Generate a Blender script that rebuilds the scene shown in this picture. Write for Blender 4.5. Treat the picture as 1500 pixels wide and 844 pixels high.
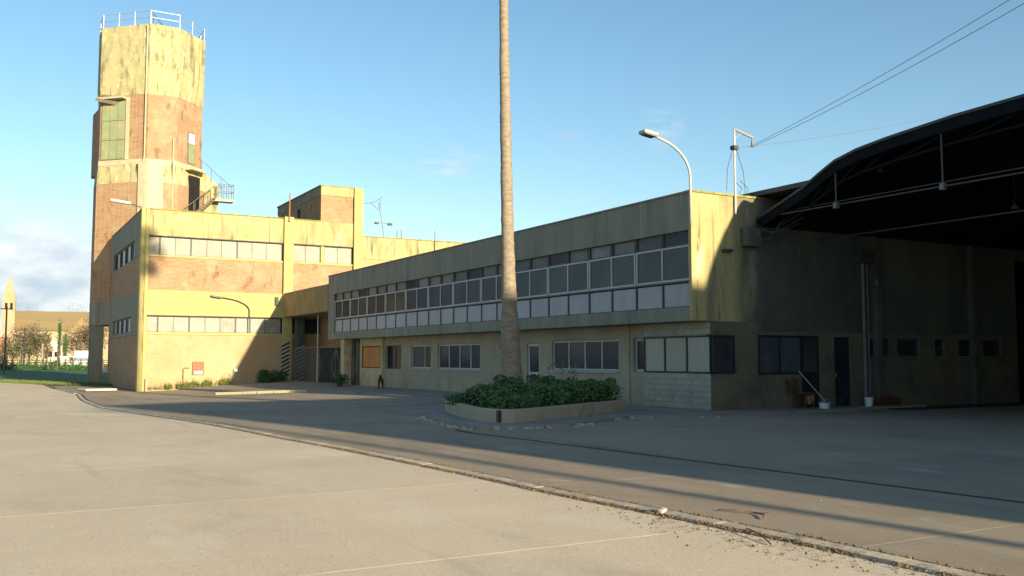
import bpy, bmesh, math, random
from mathutils import Vector, Matrix
from mathutils import noise as mnoise
random.seed(7)
R = math.radians
SC = bpy.context.scene
for o in list(bpy.data.objects): bpy.data.objects.remove(o)
COL = SC.collection

# ---------------------------------------------------------------- camera
F_PX, PITCH = 1374.0, math.atan(103/1374.0)
XD = Vector((2440, 1378, 0)).normalized()      # world axes follow the buildings
FWD = Vector((XD.y, XD.x, 0))                  # horizontal view direction
cam = bpy.data.cameras.new('camera'); camo = bpy.data.objects.new('camera', cam); COL.objects.link(camo)
cam.sensor_fit = 'HORIZONTAL'; cam.sensor_width = 36; cam.lens = 36*F_PX/1500
cam.clip_start = .1; cam.clip_end = 6000
camo.location = (0, 0, 1.6)
vd = Vector((FWD.x*math.cos(PITCH), FWD.y*math.cos(PITCH), math.sin(PITCH)))
camo.rotation_euler = vd.to_track_quat('-Z', 'Y').to_euler()
SC.camera = camo
SC.render.resolution_x, SC.render.resolution_y = 1024, 576
SC.view_settings.view_transform = 'Standard'; SC.view_settings.look = 'None'
SC.view_settings.exposure = 1.12; SC.view_settings.gamma = 1

# ---------------------------------------------------------------- sun and sky
TOSUN = Vector((.545, -4.3, 1.0)).normalized()
elev = math.asin(TOSUN.z); rot = math.atan2(TOSUN.x, TOSUN.y)
sl = bpy.data.lights.new('sun', 'SUN'); so = bpy.data.objects.new('sun', sl); COL.objects.link(so)
sl.energy = 5.0; sl.angle = R(.8); sl.color = (1, .82, .54)
so.rotation_euler = TOSUN.to_track_quat('Z', 'Y').to_euler(); so.location = (20, -60, 60)

W = bpy.data.worlds.new('World'); SC.world = W; W.use_nodes = True
nt = W.node_tree; nt.nodes.clear()
def N(t, **k):
    n = nt.nodes.new(t)
    for a, b in k.items(): setattr(n, a, b)
    return n
def wmath(op, a, b=None, c=None, clamp=False):
    n = N('ShaderNodeMath', operation=op); n.use_clamp = clamp
    for i, v in enumerate((a, b, c)):
        if v is None: continue
        if isinstance(v, (int, float)): n.inputs[i].default_value = v
        else: nt.links.new(v, n.inputs[i])
    return n.outputs[0]
sky = N('ShaderNodeTexSky', sky_type='NISHITA'); sky.sun_disc = False
sky.sun_elevation = elev; sky.sun_rotation = rot; sky.altitude = 50
sky.air_density = 1.0; sky.dust_density = .6; sky.ozone_density = 1.6
tc = N('ShaderNodeTexCoord'); sep = N('ShaderNodeSeparateXYZ'); nt.links.new(tc.outputs['Generated'], sep.inputs[0])
mp = N('ShaderNodeMapping'); mp.inputs['Scale'].default_value = (1, 1, 2.2); nt.links.new(tc.outputs['Generated'], mp.inputs[0])
n1 = N('ShaderNodeTexNoise'); n1.inputs['Scale'].default_value = 9; n1.inputs['Detail'].default_value = 7; n1.inputs['Roughness'].default_value = .6
nt.links.new(mp.outputs[0], n1.inputs[0])
def dirdot(v):
    n = N('ShaderNodeVectorMath', operation='DOT_PRODUCT'); nt.links.new(tc.outputs['Generated'], n.inputs[0])
    n.inputs[1].default_value = Vector(v).normalized(); return n.outputs['Value']
def pixdir(px, py):                              # a bearing in the sky
    a = (px-750)/F_PX; b = -(py-422)/F_PX
    fw = math.cos(PITCH)-b*math.sin(PITCH); up = math.sin(PITCH)+b*math.cos(PITCH)
    return Vector((XD.x*a+FWD.x*fw, -XD.y*a+FWD.y*fw, up)).normalized()
# cloud bank low in the north-west sky
bank = dirdot((pixdir(-260, 525).x, pixdir(-260, 525).y, 0))
bm_ = wmath('MULTIPLY_ADD', bank, 9.0, -7.75, True)
h = wmath('MULTIPLY_ADD', sep.outputs['Z'], -16.0, 2.25)
t = wmath('MULTIPLY_ADD', n1.outputs[0], 1.9, -.95)
h = wmath('ADD', h, t); h = wmath('MULTIPLY', h, 1.6, None, True)
bankm = wmath('MULTIPLY', h, bm_, None, True)
wisps = None
for (px, py, sz, amp) in ((655, 243, 2600, .42), (835, 212, 5000, .30), (968, 188, 2600, .30), (615, 238, 7000, .25), (700, 246, 6000, .25)):
    d = dirdot(pixdir(px, py)); e = wmath('MULTIPLY_ADD', d, sz, 1-sz, True)
    e = wmath('MULTIPLY', e, amp)
    wisps = e if wisps is None else wmath('ADD', wisps, e)
mp2 = N('ShaderNodeMapping'); mp2.inputs['Scale'].default_value = (1, 1, 5); nt.links.new(tc.outputs['Generated'], mp2.inputs[0])
n2 = N('ShaderNodeTexNoise'); n2.inputs['Scale'].default_value = 26; n2.inputs['Detail'].default_value = 6; nt.links.new(mp2.outputs[0], n2.inputs[0])
wisps = wmath('MULTIPLY', wisps, wmath('MULTIPLY_ADD', n2.outputs[0], 5.0, -2.0, True), None, True)
mask = wmath('MAXIMUM', bankm, wisps)
n3 = N('ShaderNodeTexNoise'); n3.inputs['Scale'].default_value = 16; n3.inputs['Detail'].default_value = 5; nt.links.new(mp.outputs[0], n3.inputs[0])
cr = N('ShaderNodeValToRGB'); cr.color_ramp.elements[0].position = .35; cr.color_ramp.elements[1].position = .66
cr.color_ramp.elements[0].color = (2.5, 3.1, 3.9, 1); cr.color_ramp.elements[1].color = (5.0, 5.1, 5.2, 1)
nt.links.new(n3.outputs[0], cr.inputs[0])
mx = N('ShaderNodeMixRGB'); nt.links.new(wmath('MULTIPLY', mask, .9), mx.inputs[0])
hs = N('ShaderNodeHueSaturation'); hs.inputs['Saturation'].default_value = 1.12; hs.inputs['Hue'].default_value = .492; hs.inputs['Value'].default_value = 1.0; nt.links.new(sky.outputs[0], hs.inputs['Color'])
nt.links.new(hs.outputs[0], mx.inputs[1]); nt.links.new(cr.outputs[0], mx.inputs[2])
bg = N('ShaderNodeBackground'); bg.inputs[1].default_value = .093; nt.links.new(mx.outputs[0], bg.inputs[0])
wo = N('ShaderNodeOutputWorld'); nt.links.new(bg.outputs[0], wo.inputs[0])

# ---------------------------------------------------------------- materials
def mat(name, col, col2=None, scale=2.0, rough=.9, detail=6, stretch=(1, 1, 1), bump=0, bscale=None, contrast=(.35, .65),
        crack=None, xblend=None, gloss=None, spec=.3, metal=0, stain=None, stain_scale=.5, stain_rng=(.5, .7), stain_stretch=(1, 1, 1), rnd=0, brick=None, grad=None):
    m = bpy.data.materials.new(name); m.use_nodes = True; T = m.node_tree
    b = T.nodes['Principled BSDF']; b.inputs['Roughness'].default_value = rough
    b.inputs['Specular IOR Level'].default_value = spec; b.inputs['Metallic'].default_value = metal
    L = T.links.new
    geo = T.nodes.new('ShaderNodeNewGeometry')
    def noise(sc, st, det=detail, ro=.68):
        mp = T.nodes.new('ShaderNodeMapping'); mp.inputs['Scale'].default_value = st; L(geo.outputs['Position'], mp.inputs[0])
        n = T.nodes.new('ShaderNodeTexNoise'); n.inputs['Scale'].default_value = sc; n.inputs['Detail'].default_value = det
        n.inputs['Roughness'].default_value = ro; L(mp.outputs[0], n.inputs[0]); return n.outputs[0]
    def ramp(src, a, c0, bb, c1):
        r = T.nodes.new('ShaderNodeValToRGB'); e = r.color_ramp.elements
        e[0].position = a; e[1].position = bb; e[0].color = (*c0, 1); e[1].color = (*c1, 1); L(src, r.inputs[0]); return r.outputs[0]
    def mix(f, a, c, typ='MIX'):
        x = T.nodes.new('ShaderNodeMixRGB'); x.blend_type = typ
        for i, v in enumerate((f, a, c)):
            if isinstance(v, (int, float)): x.inputs[i].default_value = v
            elif isinstance(v, tuple): x.inputs[i].default_value = (*v, 1)
            else: L(v, x.inputs[i])
        return x.outputs[0]
    if col2 is None: col2 = tuple(c*.8 for c in col)
    base = ramp(noise(scale, stretch), contrast[0], col2, contrast[1], col)
    if brick:
        s = T.nodes.new('ShaderNodeSeparateXYZ'); L(geo.outputs['Position'], s.inputs[0])
        a = T.nodes.new('ShaderNodeMath'); a.operation = 'MULTIPLY_ADD'; L(s.outputs[1], a.inputs[0]); a.inputs[1].default_value = .55; L(s.outputs[0], a.inputs[2])
        cb = T.nodes.new('ShaderNodeCombineXYZ'); L(a.outputs[0], cb.inputs[0]); L(s.outputs[2], cb.inputs[1])
        bt = T.nodes.new('ShaderNodeTexBrick'); L(cb.outputs[0], bt.inputs[0])
        bt.inputs['Scale'].default_value = 1; bt.inputs['Brick Width'].default_value = brick[0]; bt.inputs['Row Height'].default_value = brick[1]
        bt.inputs['Mortar Size'].default_value = brick[2]
        bt.inputs['Color1'].default_value = (*brick[3], 1); bt.inputs['Color2'].default_value = (*brick[4], 1); bt.inputs['Mortar'].default_value = (*brick[5], 1)
        base = mix(.72, base, bt.outputs[0])
    if stain:
        f = ramp(noise(stain_scale, stain_stretch, 8, .65), stain_rng[0], (0, 0, 0), stain_rng[1], (1, 1, 1))
        base = mix(f, base, stain)
    if grad:
        for (gc, gs, gst, g0, g1) in grad:
            f = ramp(noise(gs, gst, 6, .6), g0, (0, 0, 0), g1, (1, 1, 1)); base = mix(f, base, gc)
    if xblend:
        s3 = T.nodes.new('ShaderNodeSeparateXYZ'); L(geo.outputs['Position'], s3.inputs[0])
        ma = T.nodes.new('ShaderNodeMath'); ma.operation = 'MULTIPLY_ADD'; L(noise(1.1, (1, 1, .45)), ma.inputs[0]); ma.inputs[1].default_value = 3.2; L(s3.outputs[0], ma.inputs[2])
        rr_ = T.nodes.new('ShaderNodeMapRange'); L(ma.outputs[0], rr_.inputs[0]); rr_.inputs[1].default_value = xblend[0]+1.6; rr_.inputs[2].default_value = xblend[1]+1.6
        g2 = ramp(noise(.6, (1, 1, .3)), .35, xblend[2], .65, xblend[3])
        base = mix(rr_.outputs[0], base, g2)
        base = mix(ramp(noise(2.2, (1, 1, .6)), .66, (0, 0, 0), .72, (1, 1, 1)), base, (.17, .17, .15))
    if crack:
        for (cc, csc, wdt) in crack:
            mm = T.nodes.new('ShaderNodeMath'); mm.operation = 'SUBTRACT'; L(noise(csc, (1, 1, 1), 7, .55), mm.inputs[0]); mm.inputs[1].default_value = .5
            ab = T.nodes.new('ShaderNodeMath'); ab.operation = 'ABSOLUTE'; L(mm.outputs[0], ab.inputs[0])
            f1 = ramp(ab.outputs[0], wdt*.4, (1, 1, 1), wdt, (0, 0, 0)); f2 = ramp(noise(csc*.7, (1, 1, 1), 2), .5, (0, 0, 0), .56, (.8, .8, .8))
            base = mix(mix(1.0, f1, f2, 'MULTIPLY'), base, cc)
    if rnd:
        oi = T.nodes.new('ShaderNodeObjectInfo')
        f = ramp(oi.outputs['Random'], 0, (1-rnd,)*3, 1, (1+rnd,)*3)
        base = mix(1.0, base, f, 'MULTIPLY')
    L(base, b.inputs['Base Color'])
    if bump:
        bp = T.nodes.new('ShaderNodeBump'); bp.inputs['Strength'].default_value = bump; bp.inputs['Distance'].default_value = .02
        L(noise(bscale or scale*6, (1, 1, 1), 5), bp.inputs['Height']); L(bp.outputs[0], b.inputs['Normal'])
    if gloss:
        gs_ = T.nodes.new('ShaderNodeBsdfGlossy'); gs_.inputs['Roughness'].default_value = .08; ms2 = T.nodes.new('ShaderNodeMixShader'); ms2.inputs[0].default_value = gloss
        L(b.outputs[0], ms2.inputs[1]); L(gs_.outputs[0], ms2.inputs[2]); L(ms2.outputs[0], T.nodes['Material Output'].inputs[0])
    return m
M = {}
BR = (.27, .09, .005)
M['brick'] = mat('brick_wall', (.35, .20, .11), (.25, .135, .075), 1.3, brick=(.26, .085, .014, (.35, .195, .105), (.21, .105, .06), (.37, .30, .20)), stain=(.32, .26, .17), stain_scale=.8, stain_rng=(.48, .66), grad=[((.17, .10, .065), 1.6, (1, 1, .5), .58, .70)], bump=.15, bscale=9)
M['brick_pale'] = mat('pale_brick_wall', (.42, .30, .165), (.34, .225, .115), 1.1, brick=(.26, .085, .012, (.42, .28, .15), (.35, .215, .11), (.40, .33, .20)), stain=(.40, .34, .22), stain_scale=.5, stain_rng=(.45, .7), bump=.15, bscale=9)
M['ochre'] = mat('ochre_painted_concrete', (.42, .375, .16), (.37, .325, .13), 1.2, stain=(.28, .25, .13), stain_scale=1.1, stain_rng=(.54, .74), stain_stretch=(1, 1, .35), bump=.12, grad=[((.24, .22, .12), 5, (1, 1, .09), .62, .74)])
M['ochre_dirty'] = mat('weathered_ochre_parapet', (.41, .365, .19), (.33, .29, .14), 1.6, stain=(.20, .18, .10), stain_scale=1.3, stain_rng=(.50, .74), stain_stretch=(1, 1, .3), bump=.15, grad=[((.46, .42, .31), .8, (1, 1, .5), .60, .72), ((.15, .14, .085), 4.5, (1, 1, .08), .56, .68)])
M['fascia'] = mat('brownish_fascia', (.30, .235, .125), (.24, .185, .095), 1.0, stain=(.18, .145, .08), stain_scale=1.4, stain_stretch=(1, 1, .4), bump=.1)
M['moss'] = mat('mossy_coping', (.34, .30, .08), (.20, .19, .05), 3, stain=(.10, .10, .04), stain_scale=4, bump=.4)
M['tower'] = mat('tower_concrete', (.42, .40, .22), (.33, .31, .155), 1.3, stain=(.17, .16, .10), stain_scale=1.7, stain_rng=(.50, .64), stain_stretch=(1, 1, .28), bump=.2, grad=[((.33, .30, .18), 1.0, (.35, .35, 5), .52, .64), ((.40, .36, .20), .5, (1, 1, .4), .56, .68), ((.13, .12, .08), 4.0, (1, 1, .07), .58, .68), ((.48, .46, .36), 2.0, (1, 1, .6), .58, .68)])
M['tower_pale'] = mat('pale_tower_render', (.47, .43, .31), (.38, .34, .23), 1.5, stain=(.28, .31, .18), stain_scale=1.8, stain_rng=(.52, .75), bump=.15)
M['plaster'] = mat('stained_shade_side_plaster', (.25, .252, .205), (.205, .21, .172), .9, stretch=(1, 1, .35), stain=(.145, .15, .125), stain_scale=1.4, stain_rng=(.46, .74), stain_stretch=(1, 1, .13), bump=.15, grad=[((.31, .30, .26), 2.0, (1, 1, .1), .62, .72)])  # greyer, darker copy of the ochre; shade of unlit sides is in the colour
M['end_wall'] = mat('shade_blended_ochre_wall', (.41, .36, .18), (.33, .285, .13), 1.0, stain=(.19, .175, .11), stain_scale=1.3, stain_rng=(.48, .66), stain_stretch=(1, 1, .16), bump=.2, grad=[((.17, .16, .09), 5.0, (1, 1, .09), .56, .68), ((.46, .43, .33), 1.2, (1, 1, .4), .6, .7)], xblend=(19.1, 20.5, (.065, .078, .066), (.12, .13, .10)))  # ochre fades to dark green along x: shed shade painted in; streaks are stains
M['hangar_wall'] = mat('dark_green_wall', (.115, .125, .10), (.065, .075, .065), .6, stain=(.035, .04, .038), stain_scale=.9, stain_rng=(.48, .72), stain_stretch=(1, 1, .2), bump=.2, grad=[((.17, .17, .155), 2.2, (1, 1, .6), .66, .72)])  # dark green wall colour with darker streaks
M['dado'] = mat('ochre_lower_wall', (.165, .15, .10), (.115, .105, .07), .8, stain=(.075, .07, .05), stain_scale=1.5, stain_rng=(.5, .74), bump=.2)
M['facade'] = mat('beige_ground_floor_plaster', (.36, .325, .245), (.30, .27, .20), .7, stain=(.23, .205, .15), stain_scale=1.2, stain_rng=(.52, .78), stain_stretch=(1, 1, .5), bump=.1)
M['block'] = mat('pale_block', (.37, .365, .31), (.32, .315, .265), 1.6, stain=(.25, .245, .20), stain_scale=1.4, stain_rng=(.5, .8), rnd=.025, bump=.2)
M['cream'] = mat('cream_panel', (.52, .44, .28), (.45, .37, .22), 1.5, stain=(.34, .28, .17), stain_scale=2)
M['board'] = mat('orange_board', (.60, .28, .09), (.48, .20, .06), 3, stretch=(1, 1, .2), stain=(.34, .14, .05), stain_scale=3, stain_stretch=(1, 1, .2), rnd=.12)
M['white_frame'] = mat('white_window_frame', (.44, .47, .49), (.37, .39, .41), 3, rough=.5)
M['white_panel'] = mat('pale_spandrel_panel', (.37, .395, .44), (.32, .34, .38), 2.2, stretch=(1, 1, .4), rough=.6, rnd=.06, stain=(.33, .34, .34), stain_scale=2.5, stain_rng=(.55, .8), stain_stretch=(1, 1, .25))
M['grey_frame'] = mat('grey_mullion', (.13, .145, .15), (.10, .11, .12), 3, rough=.6)
M['mullion'] = mat('dark_mullion', (.05, .057, .062), (.035, .04, .045), 3, rough=.6)
M['green_frame'] = mat('dark_green_frame', (.018, .035, .032), (.012, .025, .023), 3, rough=.5)
M['transom'] = mat('dusty_transom_glass', (.16, .17, .18), (.11, .12, .13), 1.2, rough=.4, spec=.1, rnd=.35)
M['gravel'] = mat('grit', (.30, .25, .19), (.15, .12, .09), 9)
M['glass'] = mat('dark_glass', (.04, .055, .075), (.022, .032, .048), .8, rough=.3, spec=0, rnd=.3, gloss=.035)
M['glass_curtain'] = mat('curtained_glass', (.085, .10, .115), (.045, .058, .07), 2.5, stretch=(8, 8, .3), rough=.3, spec=0, gloss=.015, rnd=.25)
M['glass_pale'] = mat('blind_behind_glass', (.30, .305, .275), (.25, .255, .23), 2.5, stretch=(9, 9, .2), rough=.35, spec=.4, rnd=.1)
M['glass_dim'] = mat('dusty_glass', (.065, .068, .082), (.04, .04, .052), 1.4, rough=.3, spec=0, gloss=.02, rnd=.3)
M['glass_sun'] = mat('whitened_factory_glass', (.265, .26, .235), (.22, .215, .19), 1.6, rough=.55, spec=.4, rnd=.12, stain=(.40, .36, .26), stain_scale=2)
M['void'] = mat('dark_interior', (.012, .012, .014), None, 2)
M['steel'] = mat('galvanised_steel', (.36, .37, .37), (.28, .29, .29), 6, rough=.45, metal=.3)
M['pale_pole'] = mat('pale_painted_pole', (.46, .455, .43), (.38, .375, .35), 6, rough=.5)
M['dark_steel'] = mat('dark_steel', (.06, .065, .07), (.04, .045, .05), 5, rough=.6)
M['grey_steel'] = mat('grey_painted_steel', (.17, .18, .19), (.12, .13, .14), 5, rough=.5)
M['tie_steel'] = mat('dull_tie_steel', (.09, .09, .09), (.065, .065, .065), 5)
M['rust'] = mat('rusty_steel', (.32, .17, .10), (.22, .10, .06), 9, stain=(.45, .38, .30), stain_scale=6, stain_rng=(.62, .7))
M['roof_sheet'] = mat('near_black_roof_sheet', (.010, .012, .017), (.006, .008, .011), 2, rough=.9, spec=.1)  # near-black colour for the shed roof, ribs and back wall
M['roof_top'] = mat('grey_roof_sheet', (.10, .11, .11), (.07, .075, .075), 1.2, rough=.8, spec=.2)
M['green_panel'] = mat('faded_green_panel', (.25, .30, .18), (.20, .24, .14), 1.3, stain=(.30, .30, .17), stain_scale=1.5, rnd=.08)
M['bark'] = mat('palm_bark', (.31, .26, .195), (.18, .155, .12), 4, stretch=(1, 1, 2.6), stain=(.15, .12, .09), stain_scale=6, stain_rng=(.52, .7), stain_stretch=(1, 1, 2.5), bump=.6, bscale=14)
M['bark2'] = mat('tree_bark', (.12, .095, .07), (.08, .06, .045), 8)
M['leaf'] = mat('hedge_leaf', (.10, .20, .065), (.05, .115, .04), 5, rough=.6, contrast=(.4, .6), stain=(.13, .20, .06), stain_scale=8, stain_rng=(.6, .7))
M['leaf2'] = mat('dark_hedge_leaf', (.07, .16, .06), (.035, .085, .035), 5, rough=.6, contrast=(.4, .6))
M['weed'] = mat('weed_leaf', (.16, .19, .045), (.09, .12, .03), 5, contrast=(.4, .6))
M['dry_leaf'] = mat('dry_twigs', (.17, .13, .085), (.11, .085, .055), 1, contrast=(.4, .6))
M['dry_leaf2'] = mat('olive_twigs', (.14, .135, .075), (.09, .085, .05), 1, contrast=(.4, .6))
M['palm_leaf'] = mat('palm_frond', (.07, .11, .035), (.04, .07, .02), 3)
M['grass'] = mat('mown_grass', (.06, .13, .035), (.035, .08, .022), .5, stain=(.16, .17, .06), stain_scale=.35, stain_rng=(.58, .7))
M['grass_lit'] = mat('grass_blade', (.15, .19, .06), (.09, .13, .035), .7)
M['earth'] = mat('bare_earth', (.13, .125, .075), (.10, .10, .06), .2, stain=(.08, .085, .05), stain_scale=.6, bump=.3)
GRND = dict(detail=9, bump=.6, bscale=75)
M['road'] = mat('worn_concrete_road', (.66, .565, .43), (.57, .485, .365), .35, rnd=.035, rough=.95, spec=.1, stain=(.42, .37, .29), stain_scale=.55, stain_rng=(.54, .78), stain_stretch=(1, .45, 1), grad=[((.27, .22, .165), 7.0, (1, 1, 1), .68, .76), ((.66, .60, .48), .9, (1, .4, 1), .56, .74), ((.40, .34, .25), 30.0, (1, 1, 1), .56, .70), ((.74, .68, .56), 22.0, (1, 1, 1), .60, .70), ((.46, .39, .29), 1.6, (1, .06, 1), .60, .78), ((.28, .23, .17), 55.0, (1, 1, 1), .68, .74)], **GRND)
M['court'] = mat('forecourt_concrete', (.36, .30, .225), (.305, .255, .195), .3, rnd=.04, rough=.95, spec=.1, stain=(.24, .205, .16), stain_scale=.5, stain_rng=(.5, .74), stain_stretch=(1, .5, 1), grad=[((.20, .185, .16), 5.0, (1, .3, 1), .66, .76), ((.42, .38, .32), 1.4, (1, .5, 1), .6, .74), ((.20, .185, .16), 30.0, (1, 1, 1), .58, .72), ((.42, .39, .33), 22.0, (1, 1, 1), .62, .72), ((.22, .20, .17), 1.3, (1, .08, 1), .56, .74)], **GRND)
M['kerb'] = mat('kerb_concrete', (.50, .45, .36), (.36, .32, .25), 2, stain=(.20, .17, .12), stain_scale=5, stain_rng=(.54, .68), bump=.5, rnd=.08)
M['kerb_yellow'] = mat('yellow_painted_kerb', (.52, .46, .27), (.42, .37, .22), 3, stain=(.40, .36, .27), stain_scale=3, bump=.3)
M['pave'] = mat('pavement_concrete', (.27, .255, .23), (.23, .215, .195), .8, stain=(.18, .17, .155), stain_scale=1.2, bump=.3, bscale=30)
M['tar'] = mat('tar_filled_joint', (.06, .058, .055), (.04, .04, .04), 3)
M['debris'] = mat('kerb_debris', (.17, .115, .06), (.10, .07, .04), 9, contrast=(.4, .6))
M['stone'] = mat('loose_stone', (.50, .48, .42), (.32, .30, .26), 4)
M['planter'] = mat('planter_render', (.39, .35, .26), (.32, .285, .205), 1.3, stain=(.22, .20, .13), stain_scale=2.2, stain_rng=(.54, .74), bump=.3)
M['soil'] = mat('dark_soil', (.06, .045, .03), None, 4)
M['white'] = mat('white_plastic', (.72, .73, .72), (.62, .63, .62), 4, rough=.45)
M['blue'] = mat('blue_plastic', (.10, .22, .34), (.07, .17, .28), 4, rough=.45)
M['black'] = mat('black_paint', (.025, .025, .025), None, 4, rough=.5)
M['wood'] = mat('broom_wood', (.52, .44, .32), (.42, .35, .25), 6, stretch=(1, 1, .3))
M['brown_wood'] = mat('reddish_brown_wood', (.14, .055, .03), (.08, .03, .02), 8)
M['fur'] = mat('brown_dog_fur', (.13, .07, .035), (.07, .038, .02), 14)
M['fur_pale'] = mat('tan_dog_fur', (.40, .27, .15), (.3, .2, .11), 14)
M['church'] = mat('church_stone', (.34, .285, .185), (.28, .23, .145), .3, stain=(.38, .32, .22), stain_scale=.8)
M['church_roof'] = mat('ochre_tiled_roof', (.235, .185, .10), (.20, .155, .08), .2, stretch=(.2, .2, 3))
M['terracotta'] = mat('terracotta_roof', (.44, .20, .10), (.34, .15, .08), 1)
M['white_wall'] = mat('white_house_wall', (.66, .60, .48), (.56, .50, .38), .5)
M['truck_blue'] = mat('blue_grey_band', (.20, .22, .32), (.16, .18, .27), .5)
M['wood_pole'] = mat('weathered_pole', (.40, .34, .25), (.28, .23, .16), 2)

# ---------------------------------------------------------------- helpers
def S(t): t = min(1, max(0, t)); return t*t*(3-2*t)
def gz(x, y): return -.5*S((y-15)/45)*S((20-x)/12)       # the yard falls gently to the north-west
class MB:
    def __init__(s): s.v = []; s.f = []; s.smooth = False
    def box(s, x0, x1, y0, y1, z0, z1):
        i = len(s.v)
        s.v += [(x0,y0,z0),(x1,y0,z0),(x1,y1,z0),(x0,y1,z0),(x0,y0,z1),(x1,y0,z1),(x1,y1,z1),(x0,y1,z1)]
        s.f += [(i,i+3,i+2,i+1),(i+4,i+5,i+6,i+7),(i,i+1,i+5,i+4),(i+1,i+2,i+6,i+5),(i+2,i+3,i+7,i+6),(i+3,i,i+4,i+7)]
        return s
    def obox(s, c, ax, ay, az, hx, hy, hz):               # oriented box
        c = Vector(c); ax, ay, az = [Vector(a).normalized() for a in (ax, ay, az)]; i = len(s.v)
        for sx, sy, sz in ((-1,-1,-1),(1,-1,-1),(1,1,-1),(-1,1,-1),(-1,-1,1),(1,-1,1),(1,1,1),(-1,1,1)):
            s.v.append(tuple(c+ax*hx*sx+ay*hy*sy+az*hz*sz))
        s.f += [(i,i+3,i+2,i+1),(i+4,i+5,i+6,i+7),(i,i+1,i+5,i+4),(i+1,i+2,i+6,i+5),(i+2,i+3,i+7,i+6),(i+3,i,i+4,i+7)]
        return s
    def bar(s, a, b, w, d=None, up=(0, 0, 1)):
        a, b = Vector(a), Vector(b); D = b-a; L = D.length; D.normalize(); up = Vector(up)
        if abs(D.dot(up)) > .95: up = Vector((1, 0, 0))
        X = D.cross(up).normalized(); Y = X.cross(D)
        return s.obox((a+b)/2, D, X, Y, L/2, w/2, (d or w)/2)
    def tube(s, pts, r, n=8, cap=True):
        pts = [Vector(p) for p in pts]; rs = r if isinstance(r, (list, tuple)) else [r]*len(pts)
        i0 = len(s.v); prev = None
        for k, p in enumerate(pts):
            D = (pts[min(k+1, len(pts)-1)]-pts[max(k-1, 0)]).normalized()
            ref = prev or (Vector((1, 0, 0)) if abs(D.z) > .8 else Vector((0, 0, 1)))
            X = (ref-D*ref.dot(D)).normalized(); prev = X; Y = D.cross(X)
            for j in range(n):
                a = 2*math.pi*j/n; s.v.append(tuple(p+X*math.cos(a)*rs[k]+Y*math.sin(a)*rs[k]))
        for k in range(len(pts)-1):
            for j in range(n):
                a = i0+k*n+j; b = i0+k*n+(j+1) % n; s.f.append((a, b, b+n, a+n))
        if cap:
            s.f.append(tuple(i0+j for j in reversed(range(n)))); e = i0+(len(pts)-1)*n; s.f.append(tuple(e+j for j in range(n)))
        return s
    def prism(s, poly, z0, z1, zf=None):                  # plan polygon, counter-clockwise
        n = len(poly); i = len(s.v)
        for (x, y) in poly: s.v.append((x, y, z0+(zf(x, y) if zf else 0)))
        for (x, y) in poly: s.v.append((x, y, z1+(zf(x, y) if zf else 0)))
        s.f.append(tuple(i+j for j in reversed(range(n)))); s.f.append(tuple(i+n+j for j in range(n)))
        for j in range(n): k = (j+1) % n; s.f.append((i+j, i+k, i+n+k, i+n+j))
        return s
    def loft(s, p0, z0, p1, z1):                          # two plan polygons at two heights
        n = len(p0); i = len(s.v)
        s.v += [(x, y, z0) for x, y in p0]+[(x, y, z1) for x, y in p1]
        s.f.append(tuple(i+j for j in reversed(range(n)))); s.f.append(tuple(i+n+j for j in range(n)))
        for j in range(n): k = (j+1) % n; s.f.append((i+j, i+k, i+n+k, i+n+j))
        return s
    def wall_y(s, y0, y1, x0, x1, z0, z1, ops=()):        # wall along X with openings (x0,x1,z0,z1)
        xs = sorted({x0, x1}|{min(max(v, x0), x1) for o in ops for v in o[:2]}); 
        for a, b in zip(xs, xs[1:]):
            m = (a+b)/2; zz = z0
            for o in sorted([o for o in ops if o[0] < m < o[1]], key=lambda o: o[2]):
                if o[2] > zz+1e-4: s.box(a, b, y0, y1, zz, o[2])
                zz = max(zz, o[3])
            if zz < z1-1e-4: s.box(a, b, y0, y1, zz, z1)
        return s
    def wall_x(s, x0, x1, y0, y1, z0, z1, ops=()):
        ys = sorted({y0, y1}|{min(max(v, y0), y1) for o in ops for v in o[:2]})
        for a, b in zip(ys, ys[1:]):
            m = (a+b)/2; zz = z0
            for o in sorted([o for o in ops if o[0] < m < o[1]], key=lambda o: o[2]):
                if o[2] > zz+1e-4: s.box(x0, x1, a, b, zz, o[2])
                zz = max(zz, o[3])
            if zz < z1-1e-4: s.box(x0, x1, a, b, zz, z1)
        return s
    def leaf(s, c, sz, d=None, asp=.55):
        c = Vector(c); a = Vector([random.gauss(0, 1) for _ in range(3)]).normalized()
        if d is not None: a = (a*.6+Vector(d)).normalized()
        b = a.cross(Vector([random.gauss(0, 1) for _ in range(3)])).normalized()*sz*asp; a = a*sz
        i = len(s.v); s.v += [tuple(c-a), tuple(c+b), tuple(c+a), tuple(c-b)]; s.f.append((i, i+1, i+2, i+3)); return s
def wpos(o):
    p = Vector((0, 0, 0))
    while o: p += o.location; o = o.parent
    return p
def obj(name, mb, m, parent=None, loc=None, smooth=False, bevel=0):
    me = bpy.data.meshes.new(name)
    base = wpos(parent) if parent else Vector(loc or (0, 0, 0))
    me.from_pydata([tuple(Vector(v)-base) for v in mb.v], [], mb.f); me.update()
    if isinstance(m, (list, tuple)):
        for q in m: me.materials.append(q)
    else: me.materials.append(m)
    if smooth:
        for p in me.polygons: p.use_smooth = True
    o = bpy.data.objects.new(name, me); COL.objects.link(o)
    if parent: o.parent = parent
    else: o.location = base
    if bevel:
        bv = o.modifiers.new('bevel', 'BEVEL'); bv.width = bevel; bv.segments = 1; bv.limit_method = 'ANGLE'
    return o
def tag(o, label, cat, group=None, kind=None):
    if label: o['label'] = label
    if cat: o['category'] = cat
    if group: o['group'] = group
    if kind: o['kind'] = kind
    return o
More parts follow.
